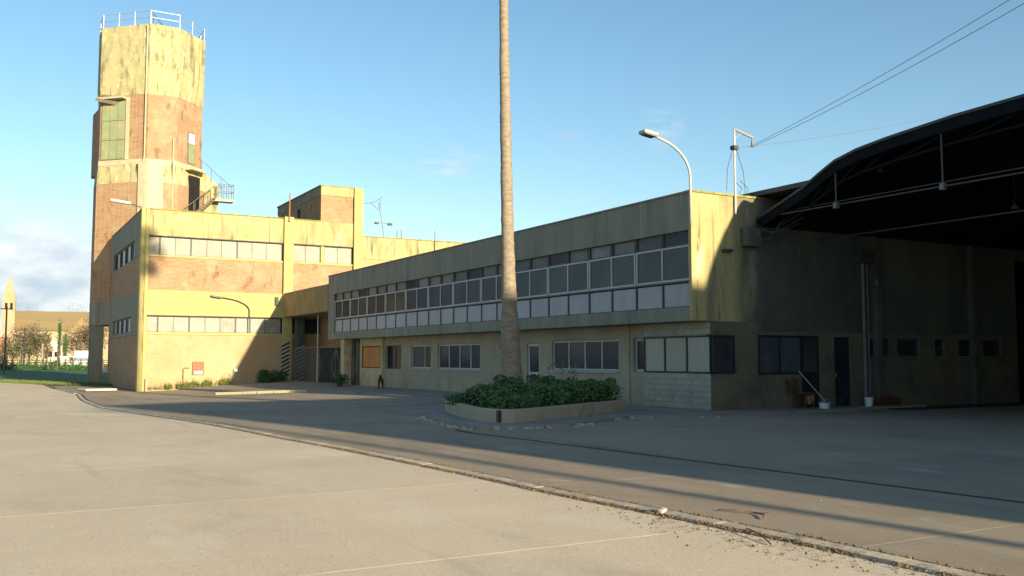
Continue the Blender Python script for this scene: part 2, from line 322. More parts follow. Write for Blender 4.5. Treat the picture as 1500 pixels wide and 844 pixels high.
def thing(name, label, cat, loc, group=None):
    o = bpy.data.objects.new(name, None); COL.objects.link(o); o.location = loc; o.empty_display_size = .3
    return tag(o, label, cat, group)
def struct(name, mb, m, **k):
    o = obj(name, mb, m, **k); o['kind'] = 'structure'; return o
def frame_x(x, y0, y1, z0, z1, t, d):                      # rectangular frame lying in a plane x = const
    m = MB(); m.box(x, x+d, y0, y1, z0, z0+t); m.box(x, x+d, y0, y1, z1-t, z1)
    m.box(x, x+d, y0, y0+t, z0+t, z1-t); m.box(x, x+d, y1-t, y1, z0+t, z1-t); return m
def frame_y(y, x0, x1, z0, z1, t, d):
    m = MB(); m.box(x0, x1, y, y+d, z0, z0+t); m.box(x0, x1, y, y+d, z1-t, z1)
    m.box(x0, x0+t, y, y+d, z0+t, z1-t); m.box(x1-t, x1, y, y+d, z0+t, z1-t); return m
def win_x(parent, x, y0, y1, z0, z1, n, fm, gm, t=.05, d=.06, name='window', edges=None):
    f = frame_x(x, y0, y1, z0, z1, t, d)
    e = edges or [y0+(y1-y0)*i/n for i in range(n+1)]
    for q in e[1:-1]: f.box(x+.002, x+d-.002, q-t/2, q+t/2, z0+t, z1-t)
    w = obj(name, f, fm, parent)
    for i in range(len(e)-1):
        g = gm[i % len(gm)] if isinstance(gm, list) else gm
        obj('pane', MB().box(x+d*.5, x+d*.5+.012, e[i]+t/2, e[i+1]-t/2, z0+t*.8, z1-t*.8), g, w)
    return w
def win_y(parent, y, x0, x1, z0, z1, n, fm, gm, t=.05, d=.06, name='window', edges=None):
    f = frame_y(y, x0, x1, z0, z1, t, d)
    e = edges or [x0+(x1-x0)*i/n for i in range(n+1)]
    for q in e[1:-1]: f.box(q-t/2, q+t/2, y+.002, y+d-.002, z0+t, z1-t)
    w = obj(name, f, fm, parent)
    for i in range(len(e)-1):
        g = gm[i % len(gm)] if isinstance(gm, list) else gm
        obj('pane', MB().box(e[i]+t/2, e[i+1]-t/2, y+d*.5, y+d*.5+.012, z0+t*.8, z1-t*.8), g, w)
    return w
def at(px, fwd, z=0):                                      # bearing px, distance fwd -> point
    lat = (px-750)/1378*fwd
    return Vector((XD.x*lat+FWD.x*fwd, -XD.y*lat+FWD.y*fwd, z))

# ---------------------------------------------------------------- ground
def sheet(xs, ys, dz, zf=gz):
    m = MB(); n = len(xs)
    for y in ys:
        for x in xs: m.v.append((x, y, zf(x, y)+dz))
    for j in range(len(ys)-1):
        for i in range(n-1):
            a = j*n+i; m.f.append((a, a+1, a+n+1, a+n))
    return m
def lin(a, b, n): return [a+(b-a)*i/n for i in range(n+1)]
struct('ground', sheet([-3000, -1200, -400, -120]+lin(-60, 60, 48)+[120, 400, 1200, 3000], [-3000, -600, -120, -40]+lin(0, 100, 50)+[140, 200, 400, 1000, 3500], -.03), M['earth'])
KP = [(-30, 6.6), (0, 6.3), (6, 6.2), (7.4, 6.10), (9.6, 5.92), (11.6, 5.84), (16, 5.55), (18.6, 5.30), (24, 5.02), (31, 4.45), (38.6, 3.95), (50, 4.3), (60, 4.9), (75, 4.4)]
def kx(y):
    for (a, xa), (b, xb) in zip(KP, KP[1:]):
        if a <= y <= b: return xa+(xb-xa)*(y-a)/(b-a)
    return KP[-1][1]
def slab(name, x0f, x1f, y0, y1, m, parent, nx=4, ny=4, top=.004, g=.0025):
    b = MB(); pts = []
    for j in range(ny+1):
        y = y0+g+(y1-y0-2*g)*j/ny; a, c = x0f(y)+g, x1f(y)-g
        for i in range(nx+1):
            x = a+(c-a)*i/nx; pts.append((x, y, gz(x, y)+top))
    b.v = pts; n = nx+1
    for j in range(ny):
        for i in range(nx): a = j*n+i; b.f.append((a, a+1, a+n+1, a+n))
    rim = [i for i in range(n)]+[j*n+nx for j in range(1, ny+1)]+[ny*n+i for i in range(nx-1, -1, -1)]+[j*n for j in range(ny-1, 0, -1)]
    k = len(b.v); b.v += [(b.v[i][0], b.v[i][1], b.v[i][2]-.04) for i in rim]
    for q in range(len(rim)): w = (q+1) % len(rim); b.f.append((rim[q], k+q, k+w, rim[w]))
    return obj(name, b, m, parent)
rb = MB()
ys = lin(-40, 94, 67)
for y in ys:
    for i in range(25): 
        x = -60+(kx(y)-.02+60)*i/24; rb.v.append((x, y, gz(x, y)-.012))
for j in range(len(ys)-1):
    for i in range(24): a = j*25+i; rb.f.append((a, a+1, a+26, a+25))
road = struct('road', rb, M['road'])
yj = [-9.1, -5.1, -1.1, 2.9, 6.9, 10.9, 14.9, 18.9, 22.9, 26.9, 30.9, 34.9, 38.9, 43, 47, 51, 55, 59, 63, 67, 71]
for a, b in zip(yj, yj[1:]):
    cols = [lambda y: -16.0, lambda y: -5.0, lambda y: kx(y)-.03]
    for c0, c1 in zip(cols, cols[1:]): slab('concrete_slab', c0, c1, a, b, M['road'], road)
for a, b in zip([71, 77, 83, 89], [77, 83, 89, 94]):
    for c0, c1 in ((-16, -5), (-5, 3.9)):
        slab('concrete_slab', lambda y, c=c0: c, lambda y, c=c1: c, a, b, M['road'], road)
# forecourt
def dx(y): return 10.55-.075*min(y, 19) if y < 19 else 9.3
fb = MB(); 
for y in ys[:60]:
    for i in range(25):
        a = kx(y)+.30; x = a+(52-a)*i/24; fb.v.append((x, y, gz(x, y)-.014))
for j in range(59):
    for i in range(24): a = j*25+i; fb.f.append((a, a+1, a+26, a+25))
court = struct('forecourt', fb, M['tar'])
yj2 = [-9, -4, 1, 5.6, 10.2, 14.8, 19.4, 24, 28.6, 33.2, 37.8, 42.4, 47, 52, 57, 63.1]
for a, b in zip(yj2, yj2[1:]):
    cols = [lambda y: kx(y)+.33, dx, lambda y: dx(y)+.24, lambda y: 14.9, lambda y: 19.6, lambda y: 25.0, lambda y: 31.0, lambda y: 38.0, lambda y: 46.0]
    for k, (c0, c1) in enumerate(zip(cols, cols[1:])):
        if k == 1: continue
        if a >= 19.4 and k == 2: c0 = dx
        if a > 19 and k >= 5: continue
        if c0(a) >= c1(a): continue
        slab('concrete_slab', c0, (dx if (k == 0) else c1), a, b, M['court'], court, top=.0035, g=.0035)
for a, b in zip([63.1, 69, 75], [69, 75, 80]):
    slab('concrete_slab', lambda y: kx(y)+.33, lambda y: 8.55, a, b, M['court'], court, top=.0035)
# kerb stones between road and forecourt
kerb = thing('kerb', None, None, (5.9, 10, 0)); kerb['kind'] = 'structure'
y = 1.0; 
while y < 72:
    L_ = 1.0 if y < 30 else 2.0
    y2 = y+L_-.004; tilt = random.uniform(-.003, .003); mb = MB(); w = .20
    pts = []
    for yy in (y+.002, y2):
        x = kx(yy)+.03+random.uniform(-.006, .006)
        for xx, zz in ((x, -.02), (x+.015, .022+tilt), (x+w-.015, .026+tilt), (x+w, -.02)): pts.append((xx, yy, gz(xx, yy)+zz))
    mb.v = pts; mb.f = [(0, 1, 5, 4), (1, 2, 6, 5), (2, 3, 7, 6), (3, 2, 1, 0), (4, 5, 6, 7)]
    obj('kerb_stone', mb, M['kerb'], kerb); y += L_
# dirt and dead leaves gathered along the kerb
db = MB(); lf = MB()
for i in range(9500):
    y = 1.5+abs(random.gauss(0, 1))*13
    if y > 60: continue
    side = random.random(); cl = mnoise.noise(Vector((y*.9, side > .5, 0)))
    if cl < -.15 and random.random() < .7: continue
    x = kx(y)+(random.gauss(.01, .035) if side < .6 else random.gauss(.27, .028))
    s_ = random.uniform(.006, .020)
    z = gz(x, y)+.010
    db.leaf((x, y, z+random.uniform(0, .012)), s_)
for i in range(420):
    y = random.gauss(6.4, 1.2); x = kx(y)-abs(random.gauss(0, .30)); db.leaf((x, y, gz(x, y)+.012), random.uniform(.006, .02))
tag(obj('dirt', db, M['debris']), 'dead leaves and dirt gathered along both edges of the kerb', 'dirt', kind='stuff')
st = MB()
for i in range(700):
    x = random.uniform(-9, 6) if i % 3 else random.uniform(5, 14); y = 1.5+abs(random.gauss(0, 9)); s_ = random.uniform(.0025, .006)
    st.obox((x, y, gz(x, y)+.008), (random.random(), random.random(), .1), (0, .2, 1), (1, 0, 0), s_, s_*.7, s_*.6)
tag(obj('gravel', st, M['gravel']), 'small loose stones scattered over the concrete yard', 'gravel', kind='stuff')
tw = thing('twig', 'crooked dry twig lying on the concrete just beyond the kerb', 'twig', (7.0, 7.05, 0))
obj('stem', MB().tube([(6.78, 7.62, .02), (6.86, 7.45, .035), (6.98, 7.3, .02), (6.93, 7.1, .03), (6.80, 6.98, .02)], .008, 5), M['debris'], tw)
obj('side_shoot', MB().tube([(6.98, 7.3, .02), (7.05, 7.16, .03)], .005, 4), M['debris'], tw)
tw = thing('twig', 'dry twig resting against the road side of the kerb', 'twig', (6.0, 6.1, 0))
obj('stem', MB().tube([(5.93, 6.0, .015), (6.05, 6.25, .05), (6.12, 6.5, .06)], .007, 5), M['debris'], tw)
for (px, yy, lab) in ((6.15, 7.75, 'pale broken lump of concrete sitting on the kerb'), (4.9, 60.8, 'broken concrete chunk at the far end of the kerb'),):
    m = MB(); m.obox((px, yy, gz(px, yy)+.04), (1, .4, .2), (-.3, 1, .1), (0, 0, 1), .055, .03, .018)
    tag(obj('rubble_chunk', m, M['stone'], loc=(px, yy, gz(px, yy)), bevel=.01), lab, 'rubble')
# white slab lying near the corner of the yard
m = MB().obox((6.6, 66.0, gz(6.6, 66)+.1), (1, .2, 0), (-.2, 1, 0), (0, 0, 1), .95, .9, .06)
tag(obj('concrete_cover', m, M['white_wall'], loc=(6.6, 66, -.5), bevel=.02), 'pale concrete cover slab lying beside the left corner building', 'slab')

# pavement, path and island (raised sheets with kerb edges)
def raised(name, poly, h, m, **k):
    return struct(name, MB().prism(poly, -.06, h, gz), m, **k)
raised('pavement', [(15.4, 32.0), (18.75, 32.0), (18.75, 40), (18.75, 50.4), (18.6, 63.2), (11.2, 63.2), (12.9, 50.6), (15.0, 48.3), (15.55, 41.2), (15.5, 34.5)], .11, M['pave'])
raised('pavement', [(10.75, 23.6), (9.85, 20.5), (9.75, 18.75), (12.1, 18.65), (15.1, 20.35), (16.4, 19.75), (23.4, 19.85), (23.4, 21.02), (18.5, 21.04), (18.5, 31.98), (15.4, 31.98), (14.4, 29.6), (11.2, 27)], .085, M['pave'])
raised('path', [(9.3, 30.9), (13.3, 31.0), (15.36, 31.3), (15.4, 34.4), (9.6, 32.4)], .05, M['pave'])
kb = MB()
kp = [(11.2, 52.5), (12.9, 50.5), (15.0, 48.2)]
yk = thing('kerb', None, None, (12.9, 50.5, -.3)); yk['kind'] = 'structure'
for (a, b) in zip(kp, kp[1:]):
    A, B = Vector((*a, 0)), Vector((*b, 0)); n = 3
    for i in range(n):
        p = A.lerp(B, i/n+.01); q = A.lerp(B, (i+1)/n-.01); m = MB()
        p.z = gz(p.x, p.y)+.05; q.z = gz(q.x, q.y)+.05; m.bar(p, q, .18, .17); obj('kerb_stone', m, M['kerb_yellow'], yk, bevel=.01)
# rubble and broken kerb round the planter
rk = MB()
path = [(10.6, 23.9), (9.75, 20.6), (9.6, 18.7), (12.1, 18.5), (15.1, 20.2), (16.4, 19.6), (20.5, 19.6)]
for (a, b) in zip(path, path[1:]):
    L_ = math.dist(a, b)
    for i in range(int(L_*26)):
        f = random.random(); x = a[0]+(b[0]-a[0])*f+random.gauss(0, .08); y = a[1]+(b[1]-a[1])*f+random.gauss(0, .08); s_ = abs(random.gauss(0, .024))+.006
        if mnoise.noise(Vector((x*1.4, y*1.4, 7))) < -.02: s_ *= .35
        if a[0] > 15: s_ *= .6
        rk.obox((x, y, gz(x, y)+s_*.4), (random.gauss(0, 1), random.gauss(0, 1), .2), (random.gauss(0, 1), .3, random.gauss(0, .4)), (.1, .2, 1), s_, s_*.7, s_*.45)
tag(obj('rubble', rk, M['kerb']), 'broken kerb rubble strewn along the pavement edge by the planter', 'rubble', kind='stuff')

# ---------------------------------------------------------------- office building (long two-storey wing)
OX, FX, EY = 17.85, 18.53, 21.02
office = thing('office_building', 'long two storey ochre building with an overhanging upper floor of windows beside the arched shed', 'building', (19, 36, 0))
o_ = MB()
o_.box(OX, 18.7, EY+.261, 53.8, 5.35, 6.45); o_.box(OX, 18.7, EY+.261, 53.8, 2.69, 3.10); o_.box(OX, FX-.02, EY+.121, EY+.2609, 5.35, 6.447); o_.box(OX, FX-.02, EY+.121, EY+.2609, 2.691, 3.10)
o_.box(OX, 18.7, 52.82, 53.8, 3.10, 5.35)
obj('upper_wall', o_, M['plaster'], office)
obj('parapet_cap', MB().box(OX-.04, 18.1, EY-.02, 53.84, 6.452, 6.50), M['plaster'], office)
core = MB().box(19.3, 33.0, EY+.9, 50.4, .02, 6.3); core.box(18.2, 18.74, EY+.3, 53.7, 2.75, 6.3)
obj('core', core, M['void'], office)
obj('roof', MB().box(18.12, 33.2, EY+.27, 53.6, 6.31, 6.40), M['roof_top'], office)
NC = 24; pw = (52.82-21.14)/NC
yy = [21.14+pw*i for i in range(NC+1)]
for i in range(NC):
    a, b = yy[i], yy[i+1]
    obj('spandrel_panel', MB().box(17.955, 17.975, a+.055, b-.055, 3.12, 3.80), M['white_panel'], office, bevel=.004)
mull = MB()
for i in range(NC+1):
    w = .05 if i % 4 == 0 else .035
    mull.box(17.935, 18.05, yy[i]-w, yy[i]+w, 3.10, 3.835)
    mull.box(17.930, 18.06, yy[i]-w-.03, yy[i]+w+.03, 4.935, 5.35)
mull.box(17.95, 18.04, 21.14, 52.82, 3.10, 3.13)
obj('mullions', mull, M['mullion'], office)
obj('rail', MB().box(17.90, 18.05, 21.14, 52.82, 3.835, 3.875), M['grey_frame'], office)
for i in range(0, NC, 2):
    g = [M['glass'], M['glass']] if i < 17 else [M['glass_dim'], M['glass_dim']]
    win_x(office, 17.915, yy[i]+.03, yy[i+2]-.03, 3.885, 4.925, 2, M['white_frame'], g, t=.055, d=.06)
for i in range(NC):
    w = win_x(office, 17.96, yy[i]+.10, yy[i+1]-.10, 4.95, 5.34, 1, M['grey_frame'], M['transom'] if i % 5 else M['glass_dim'], t=.02, d=.04, name='transom_window')
# soffit line and ground floor facade
gops = [(24.9, 26.0, 0, 0)]
ops = [(24.05, 25.0, 1.16, 2.25), (25.8, 30.05, 1.16, 2.25), (30.95, 31.9, .12, 2.18), (35.9, 40.2, 1.1, 2.25), (41.0, 43.35, 1.1, 2.25), (44.6, 46.75, 1.05, 2.27)]
FM = FX+.16
fw = MB().wall_x(FM, FM+.25, 24.2, 46.85, -.1, 2.689, ops)
obj('ground_floor_wall', fw, M['facade'], office)
obj('pier', MB().box(FM-.05, FM-.001, 25.15, 25.72, -.1, 2.68), M['facade'], office)
W4 = [M['glass_curtain'], M['glass_curtain'], M['glass'], M['glass_curtain']]
win_x(office, FM+.07, 25.82, 30.03, 1.17, 2.24, 4, M['white_frame'], W4, t=.06)
win_x(office, FM+.07, 35.92, 40.18, 1.11, 2.24, 4, M['white_frame'], [M['glass_curtain'], M['glass'], M['glass_curtain'], M['glass']], t=.06, edges=[35.92, 36.9, 38.0, 39.1, 40.18])
win_x(office, FM+.07, 41.02, 43.33, 1.11, 2.24, 2, M['white_frame'], [M['glass'], M['glass_curtain']], t=.06, edges=[41.02, 41.8, 43.33])
win_x(office, FM+.10, 24.07, 24.98, 1.17, 2.24, 1, M['white_frame'], M['glass_dim'], t=.07)
win_x(office, FM+.12, 44.62, 46.73, 1.06, 2.26, 2, M['green_frame'], M['glass'], t=.06)
d = obj('door', frame_x(FM+.05, 30.97, 31.88, .12, 2.17, .10, .06).box(FM+.052, FM+.108, 31.07, 31.78, .95, 1.07), M['white_frame'], office)
obj('pane', MB().box(FM+.08, FM+.09, 31.06, 31.79, 1.06, 2.08), M['glass'], d); obj('pane', MB().box(FM+.08, FM+.09, 31.06, 31.79, .2, .96), M['glass'], d)
for (a, b, z) in ((25.8, 30.05, 1.16), (35.9, 40.2, 1.1), (41.0, 43.35, 1.1)):
    obj('sill', MB().box(FM-.05, FM+.06, a-.04, b+.04, z-.055, z-.001), M['white_panel'], office)
l = obj('wall_lamp', MB().box(FM-.06, FM, 33.9, 34.1, 1.95, 2.2), M['grey_steel'], office)
# near corner bay: block courses and a wrap-round window
bay = MB().box(FX+.03, 18.70, EY+.05, 24.2, 0, 1.15); bay.box(FX+.03, 18.70, EY+.05, 24.2, 2.28, 2.689)
obj('bay_core', bay, M['facade'], office)
proto = None
def blockrow(z0, h, off):
    global proto
    n = 8; L_ = (24.2-EY-.04)/n
    for i in range(n+ (1 if off else 0)):
        a = EY+.04+L_*i-(L_/2 if off else 0); b = a+L_
        a = max(a, EY+.04); b = min(b, 24.2)
        obj('block', MB().box(FX, FX+.028, a+.006, b-.006, z0+.006, z0+h-.006), M['block'], office)
for k in range(6): blockrow(.09+k*.1765, .1765, k % 2)
for k in range(2): blockrow(2.30+k*.19, .19, k % 2)
win_x(office, FX-.01, EY+.0, 24.2, 1.152, 2.278, 3, M['green_frame'], [M['glass_pale'], M['glass_pale'], M['glass_pale']], t=.055, d=.06, edges=[EY+.06, 22.1, 23.15, 24.2])
# far bay with the boarded window
fbm = MB().wall_x(FX, FX+.2, 46.85, 50.2, -.1, 2.689, [(47.1, 49.8, 1.1, 2.25)])
obj('far_bay_wall', fbm, M['cream'], office)
for i in range(4):
    a = 47.12+.67*i; obj('board', MB().box(FX+.03+.006*(i % 2), FX+.07, a+.006, a+.664, 1.12, 2.23), M['board'], office)
obj('board_frame', frame_x(FX-.01, 47.08, 49.82, 1.08, 2.27, .05, .05), M['brown_wood'], office)
obj('corner_post', MB().box(18.45, 18.85, 50.25, 50.55, -.1, 2.68), M['dado'], office)
obj('column', MB().box(17.95, 18.4, 51.2, 51.75, -.1, 2.68), M['cream'], office)
obj('column', MB().box(18.42, 18.8, 50.9, 51.2, -.1, 2.68), M['dado'], office)

# end wall, from the overhang into the shed
hops = [(18.62, 19.44, 1.15, 2.28), (20.39, 22.20, 1.11, 2.30), (22.2, 22.98, .05, 2.30), (23.66, 24.46, .08, 2.27),
        (25.3, 26.36, 1.66, 2.26), (26.67, 27.8, 1.66, 2.26), (28.62, 29.12, 1.66, 2.26), (29.9, 31.05, 1.66, 2.26), (31.27, 32.36, 1.66, 2.26)]
up = MB(); up.box(OX+.001, FX, EY-.004, EY+.12, 2.69, 6.448); up.box(FX, 20.45, EY, EY+.26, 2.689, 6.448); up.box(20.45, 21.35, EY, EY+.26, 5.2, 6.52)
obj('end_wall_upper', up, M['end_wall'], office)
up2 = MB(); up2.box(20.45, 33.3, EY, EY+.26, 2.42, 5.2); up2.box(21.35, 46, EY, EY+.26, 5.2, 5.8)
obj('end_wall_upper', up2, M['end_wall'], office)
lw = MB().wall_y(EY+.004, EY+.26, FX+.03, 33.3, -.02, 2.42, hops); lw.box(FX+.03, 20.45, EY+.004, EY+.26, 2.42, 2.688)
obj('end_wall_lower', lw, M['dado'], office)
obj('coping', MB().box(OX-.03, 20.9, EY-.04, EY+.28, 6.45, 6.51), M['moss'], office)
win_y(office, EY-.015, FX-.01, 19.45, 1.152, 2.278, 1, M['green_frame'], M['glass_dim'], t=.06)
win_y(office, EY-.01, 20.40, 22.20, 1.12, 2.29, 2, M['green_frame'], [M['glass_dim'], M['glass_curtain']], t=.05, edges=[20.4, 21.28, 22.2])
d = obj('door', frame_y(EY+.01, 22.21, 22.97, .05, 2.29, .07, .06), M['green_frame'], office, )
obj('pane', MB().box(22.27, 22.91, EY+.04, EY+.05, 1.15, 2.23), M['glass_dim'], d); obj('door_panel', MB().box(22.27, 22.91, EY+.03, EY+.06, .12, 1.12), M['green_frame'], d)
d = obj('door', MB().box(23.68, 24.44, EY+.10, EY+.14, .08, 2.25), M['truck_blue'], office); obj('handle', MB().box(23.78, 23.82, EY+.07, EY+.10, 1.0, 1.14), M['steel'], d)
d.data.materials[0] = M['glass']
for o in hops[4:]:
    w = obj('louvre_window', frame_y(EY+.05, o[0], o[1], o[2], o[3], .03, .08), M['grey_frame'], office)
    for k in range(5):
        z = o[2]+.06+k*.108; obj('louvre', MB().obox(((o[0]+o[1])/2, EY+.09, z+.03), (1, 0, 0), (0, .5, .8), (0, .8, -.5), (o[1]-o[0])/2-.035, .045, .004), M['glass_dim'], w)
obj('doorstep', MB().box(23.3, 27.2, EY-.62, EY-.01, 0, .075), M['pave'], office)
# drain pipe with hopper
dp = obj('downpipe', MB().tube([(24.98, EY-.08, .1), (24.98, EY-.08, 4.7)], .055, 10), M['grey_steel'], office)
obj('downpipe', MB().tube([(25.2, EY-.06, .1), (25.2, EY-.06, 4.7)], .03, 8), M['grey_steel'], office)
obj('hopper', MB().box(24.75, 25.3, EY-.25, EY-.01, 4.7, 5.15), M['dark_steel'], office)
obj('junction_box', MB().box(19.75, 20.35, EY-.28, EY-.002, 4.95, 5.5), M['hangar_wall'], office, bevel=.01)
obj('bracket', MB().box(19.0, 19.35, EY-.14, EY, 4.75, 4.83), M['dark_steel'], office)
cb = MB()
for k in range(9):
    a = Vector((20.0+random.uniform(0, .3), EY-.1, 5.5+random.uniform(-.2, .2))); b = Vector((20.45+random.uniform(0, 1.2), EY-random.uniform(.1, 1.6), 5.1+random.uniform(-.3, .7)))
    mid = a.lerp(b, .5)+Vector((random.uniform(-.2, .2), 0, -random.uniform(.05, .4))); cb.tube([a, a.lerp(mid, .6)+Vector((0, 0, -.05)), mid, b], .012, 5)
obj('cable_tangle', cb, M['dark_steel'], office)

# ---------------------------------------------------------------- arched shed (hangar)
HX = 20.48
shed = thing('arched_shed', 'huge open fronted shed with a dark arched roof at the right edge', 'shed', (30, 10, 0))
AR = [(21.7, 5.55), (21.02, 5.80), (20.2, 6.10), (19.09, 6.50), (18.5, 6.80), (17.95, 7.05), (17.2, 7.22), (16.25, 7.33), (14.26, 7.48), (12.54, 7.54), (10.8, 7.62), (9.0, 7.64), (7.2, 7.60), (5.4, 7.45), (3.6, 7.15), (1.8, 6.7), (0.4, 6.15), (-.6, 5.6)]
def arch_strip(x0, x1, off0, off1):
    m = MB(); n = len(AR)
    for x in (x0, x1):
        for (y, z) in AR: m.v.append((x, y, z+off0))
        for (y, z) in AR: m.v.append((x, y, z+off1))
    for i in range(n-1):
        m.f += [(i, i+1, 2*n+i+1, 2*n+i), (n+i, 3*n+i, 3*n+i+1, n+i+1), (i, n+i, n+i+1, i+1), (2*n+i, 2*n+i+1, 3*n+i+1, 3*n+i)]
    return m
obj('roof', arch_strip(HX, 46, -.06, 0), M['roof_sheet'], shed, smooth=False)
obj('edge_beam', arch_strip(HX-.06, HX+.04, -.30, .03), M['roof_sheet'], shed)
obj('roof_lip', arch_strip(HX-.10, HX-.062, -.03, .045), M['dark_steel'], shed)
def off_arch(d, a=1, b=-1):
    return [(HX+.05, y, z-d) for (y, z) in AR[a:b]]
for k in range(1, 6):
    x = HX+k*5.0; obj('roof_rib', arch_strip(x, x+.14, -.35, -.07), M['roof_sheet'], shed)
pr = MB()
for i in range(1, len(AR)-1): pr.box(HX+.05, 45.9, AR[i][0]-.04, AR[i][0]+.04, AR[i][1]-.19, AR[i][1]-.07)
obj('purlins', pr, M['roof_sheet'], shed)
ch = MB().tube(off_arch(.62, 2, -2), .035, 6, True); obj('inner_chord', ch, M['roof_sheet'], shed)
web = MB()
for i in range(2, len(AR)-3):
    a, b = AR[i], AR[i+1]; web.bar((HX+.05, a[0], a[1]-.62), (HX+.05, b[0], b[1]-.28), .03)
obj('truss_web', web, M['roof_sheet'], shed)
obj('tie_bar', MB().tube([(HX, EY, 5.86), (HX, -.4, 5.74)], .021, 8), M['tie_steel'], shed)
obj('tie_bar', MB().tube([(HX+.25, EY, 5.98), (HX+.25, 14.7, 5.98), (HX+.25, -.4, 5.95)], .014, 6), M['tie_steel'], shed)
obj('tie_bar', MB().tube([(HX+2.5, EY, 5.35), (HX+2.5, -.4, 5.35)], .025, 6), M['dark_steel'], shed)
for (y, z0, z1) in ((18.0, 5.80, 6.85), (14.68, 5.72, 7.22), (11.3, 5.7, 7.2), (7.9, 5.7, 7.1)):
    h_ = obj('hanger_rod', MB().tube([(HX, y, z0), (HX, y, z1)], .022, 8), M['tie_steel'], shed)
    obj('clamp', MB().box(HX-.06, HX+.06, y-.06, y+.06, 5.74, 5.90), M['grey_steel'], h_)
obj('side_roof', MB().box(HX+.02, 33.2, 18.9, 24.5, 6.56, 6.70), M['roof_top'], shed)
bw = MB().wall_x(45.8, 46.1, -.6, 21.0, -.1, 7.5); obj('back_wall', bw, M['roof_sheet'], shed)
obj('side_wall', MB().box(HX+.3, 45.8, -.7, -.45, -.1, 5.7), M['hangar_wall'], shed)
nb = MB().box(33.3, 45.8, 26.0, 26.3, -.1, 5.8); nb.box(33.3, 45.8, 21.3, 26, 5.6, 5.75); nb.box(45.8, 46.1, 21.02, 26.3, -.1, 5.8); nb.box(33.02, 33.28, 21.3, 26, -.1, 5.6); obj('annexe_wall', nb, M['void'], shed)
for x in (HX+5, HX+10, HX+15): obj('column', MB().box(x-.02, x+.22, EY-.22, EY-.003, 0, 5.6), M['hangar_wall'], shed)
for (x, y, z, zt, lab) in ((22.0, 17.72, 6.9, 7.1, 'small pale lamp tucked high under the shed roof near its front edge'), (25.0, 15.7, 5.8, 7.35, 'dim bell lamp hanging deeper under the dark shed roof')):
    lp = thing('hanging_lamp', lab, 'lamp', (x, y, z), 'lamps hanging under the shed roof')
    obj('cord', MB().tube([(x, y, z+.1), (x, y, zt)], .008, 4), M['dark_steel'], lp)
    obj('lamp_shade', MB().tube([(x, y, z-.04), (x, y, z+.02), (x, y, z+.1)], [.11, .09, .03], 10), M['tie_steel'], lp)

# ---------------------------------------------------------------- unseen block added south-east of the camera, shaped to cast the long yard shadow
wh = thing('shadow_block', 'tall plain block added out of view on the right to cast the yard shadow', 'shadow_block', (30, -20, 0))
wprof = [(10.75, 0), (50, 0), (50, 9.8), (33, 10.3), (22, 10.85), (18, 11.35), (15, 12.0), (10.75, 11.6)]
m = MB(); n = len(wprof); m.v = [(x, -9.5, z) for x, z in wprof]+[(x+1.6, -21.5, z) for x, z in wprof]
m.f = [tuple(range(n)), tuple(reversed(range(n, 2*n)))]+[(i, n+i, n+(i+1) % n, (i+1) % n) for i in range(n)]
obj('wall', m, M['plaster'], wh)  # body of the added, unseen shadow block
obj('door', MB().box(20, 25, -9.5, -9.42, 0, 4.2), M['grey_steel'], wh)  # door slab on the added, unseen shadow block
for (px_, py_, tx) in ((10.2, -14.0, .13),):  # unseen pole, added only for the shadow streak near the kerb
    pl = thing('utility_pole', 'unseen wooden pole added behind the viewer to cast a shadow streak' if tx > .2 else 'thin unseen pole added beside the shadow block to cast a shadow streak', 'added pole', (px_, py_, 0))
    obj('pole', MB().tube([(px_, py_, 0), (px_, py_, 12.0)], [tx, tx*.75], 10), M['wood_pole'], pl)
    obj('crossarm', MB().box(px_-.9, px_+.9, py_-.06, py_+.06, 11.0, 11.12), M['wood_pole'], pl)

# ---------------------------------------------------------------- covered passage between office and left block
pas = thing('covered_passage', 'shaded covered passage with a deep ochre fascia joining the long building to the brick block', 'passage', (20, 58, 0))
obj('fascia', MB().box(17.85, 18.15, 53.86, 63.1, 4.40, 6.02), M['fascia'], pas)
obj('soffit', MB().box(18.16, 33, 50.5, 63.1, 4.41, 4.6), M['plaster'], pas)
obj('roof', MB().box(18.16, 33, 53.86, 63.1, 5.8, 5.95), M['roof_top'], pas)
obj('back_wall', MB().box(20.4, 20.7, 50.6, 63.3, 2.3, 4.4), M['brick'], pas)
obj('back_wall', MB().box(20.42, 20.7, 50.6, 63.3, -.2, 2.3), M['glass'], pas)
obj('side_wall', MB().box(18.9, 23.6, 50.45, 50.6, -.2, 4.4), M['facade'], pas)
g_ = thing('chain_link_gate', 'tall chain link gate between the striped column and the tan column', 'gate', (18.5, 57.5, 0))
posts = [51.9, 54.2, 57.7, 62.6]
for y in posts: obj('post', MB().tube([(18.5, y, -.1), (18.5, y, 4.45 if y == 57.7 else 2.35)], .05 if y == 57.7 else .035, 8), M['steel'] if y == 57.7 else M['grey_steel'], g_)
for a, b in zip(posts, posts[1:]):
    fr = MB()
    for z in (.06, 2.30): fr.tube([(18.5, a+.04, z), (18.5, b-.04, z)], .03, 6)
    obj('rail', fr, M['grey_steel'], g_)
    ms = MB(); n = int((b-a)/.22)
    for i in range(-10, n+1):
        y0 = a+.05+i*.22
        for s_ in (1, -1):
            p = (18.5, max(a, min(b, y0 if s_ > 0 else y0+2.2)), .1); q = (18.5, max(a, min(b, y0+2.2 if s_ > 0 else y0)), 2.28)
            if abs(p[1]-q[1]) > .5: ms.bar(p, q, .008)
    obj('mesh', ms, M['grey_steel'], g_)

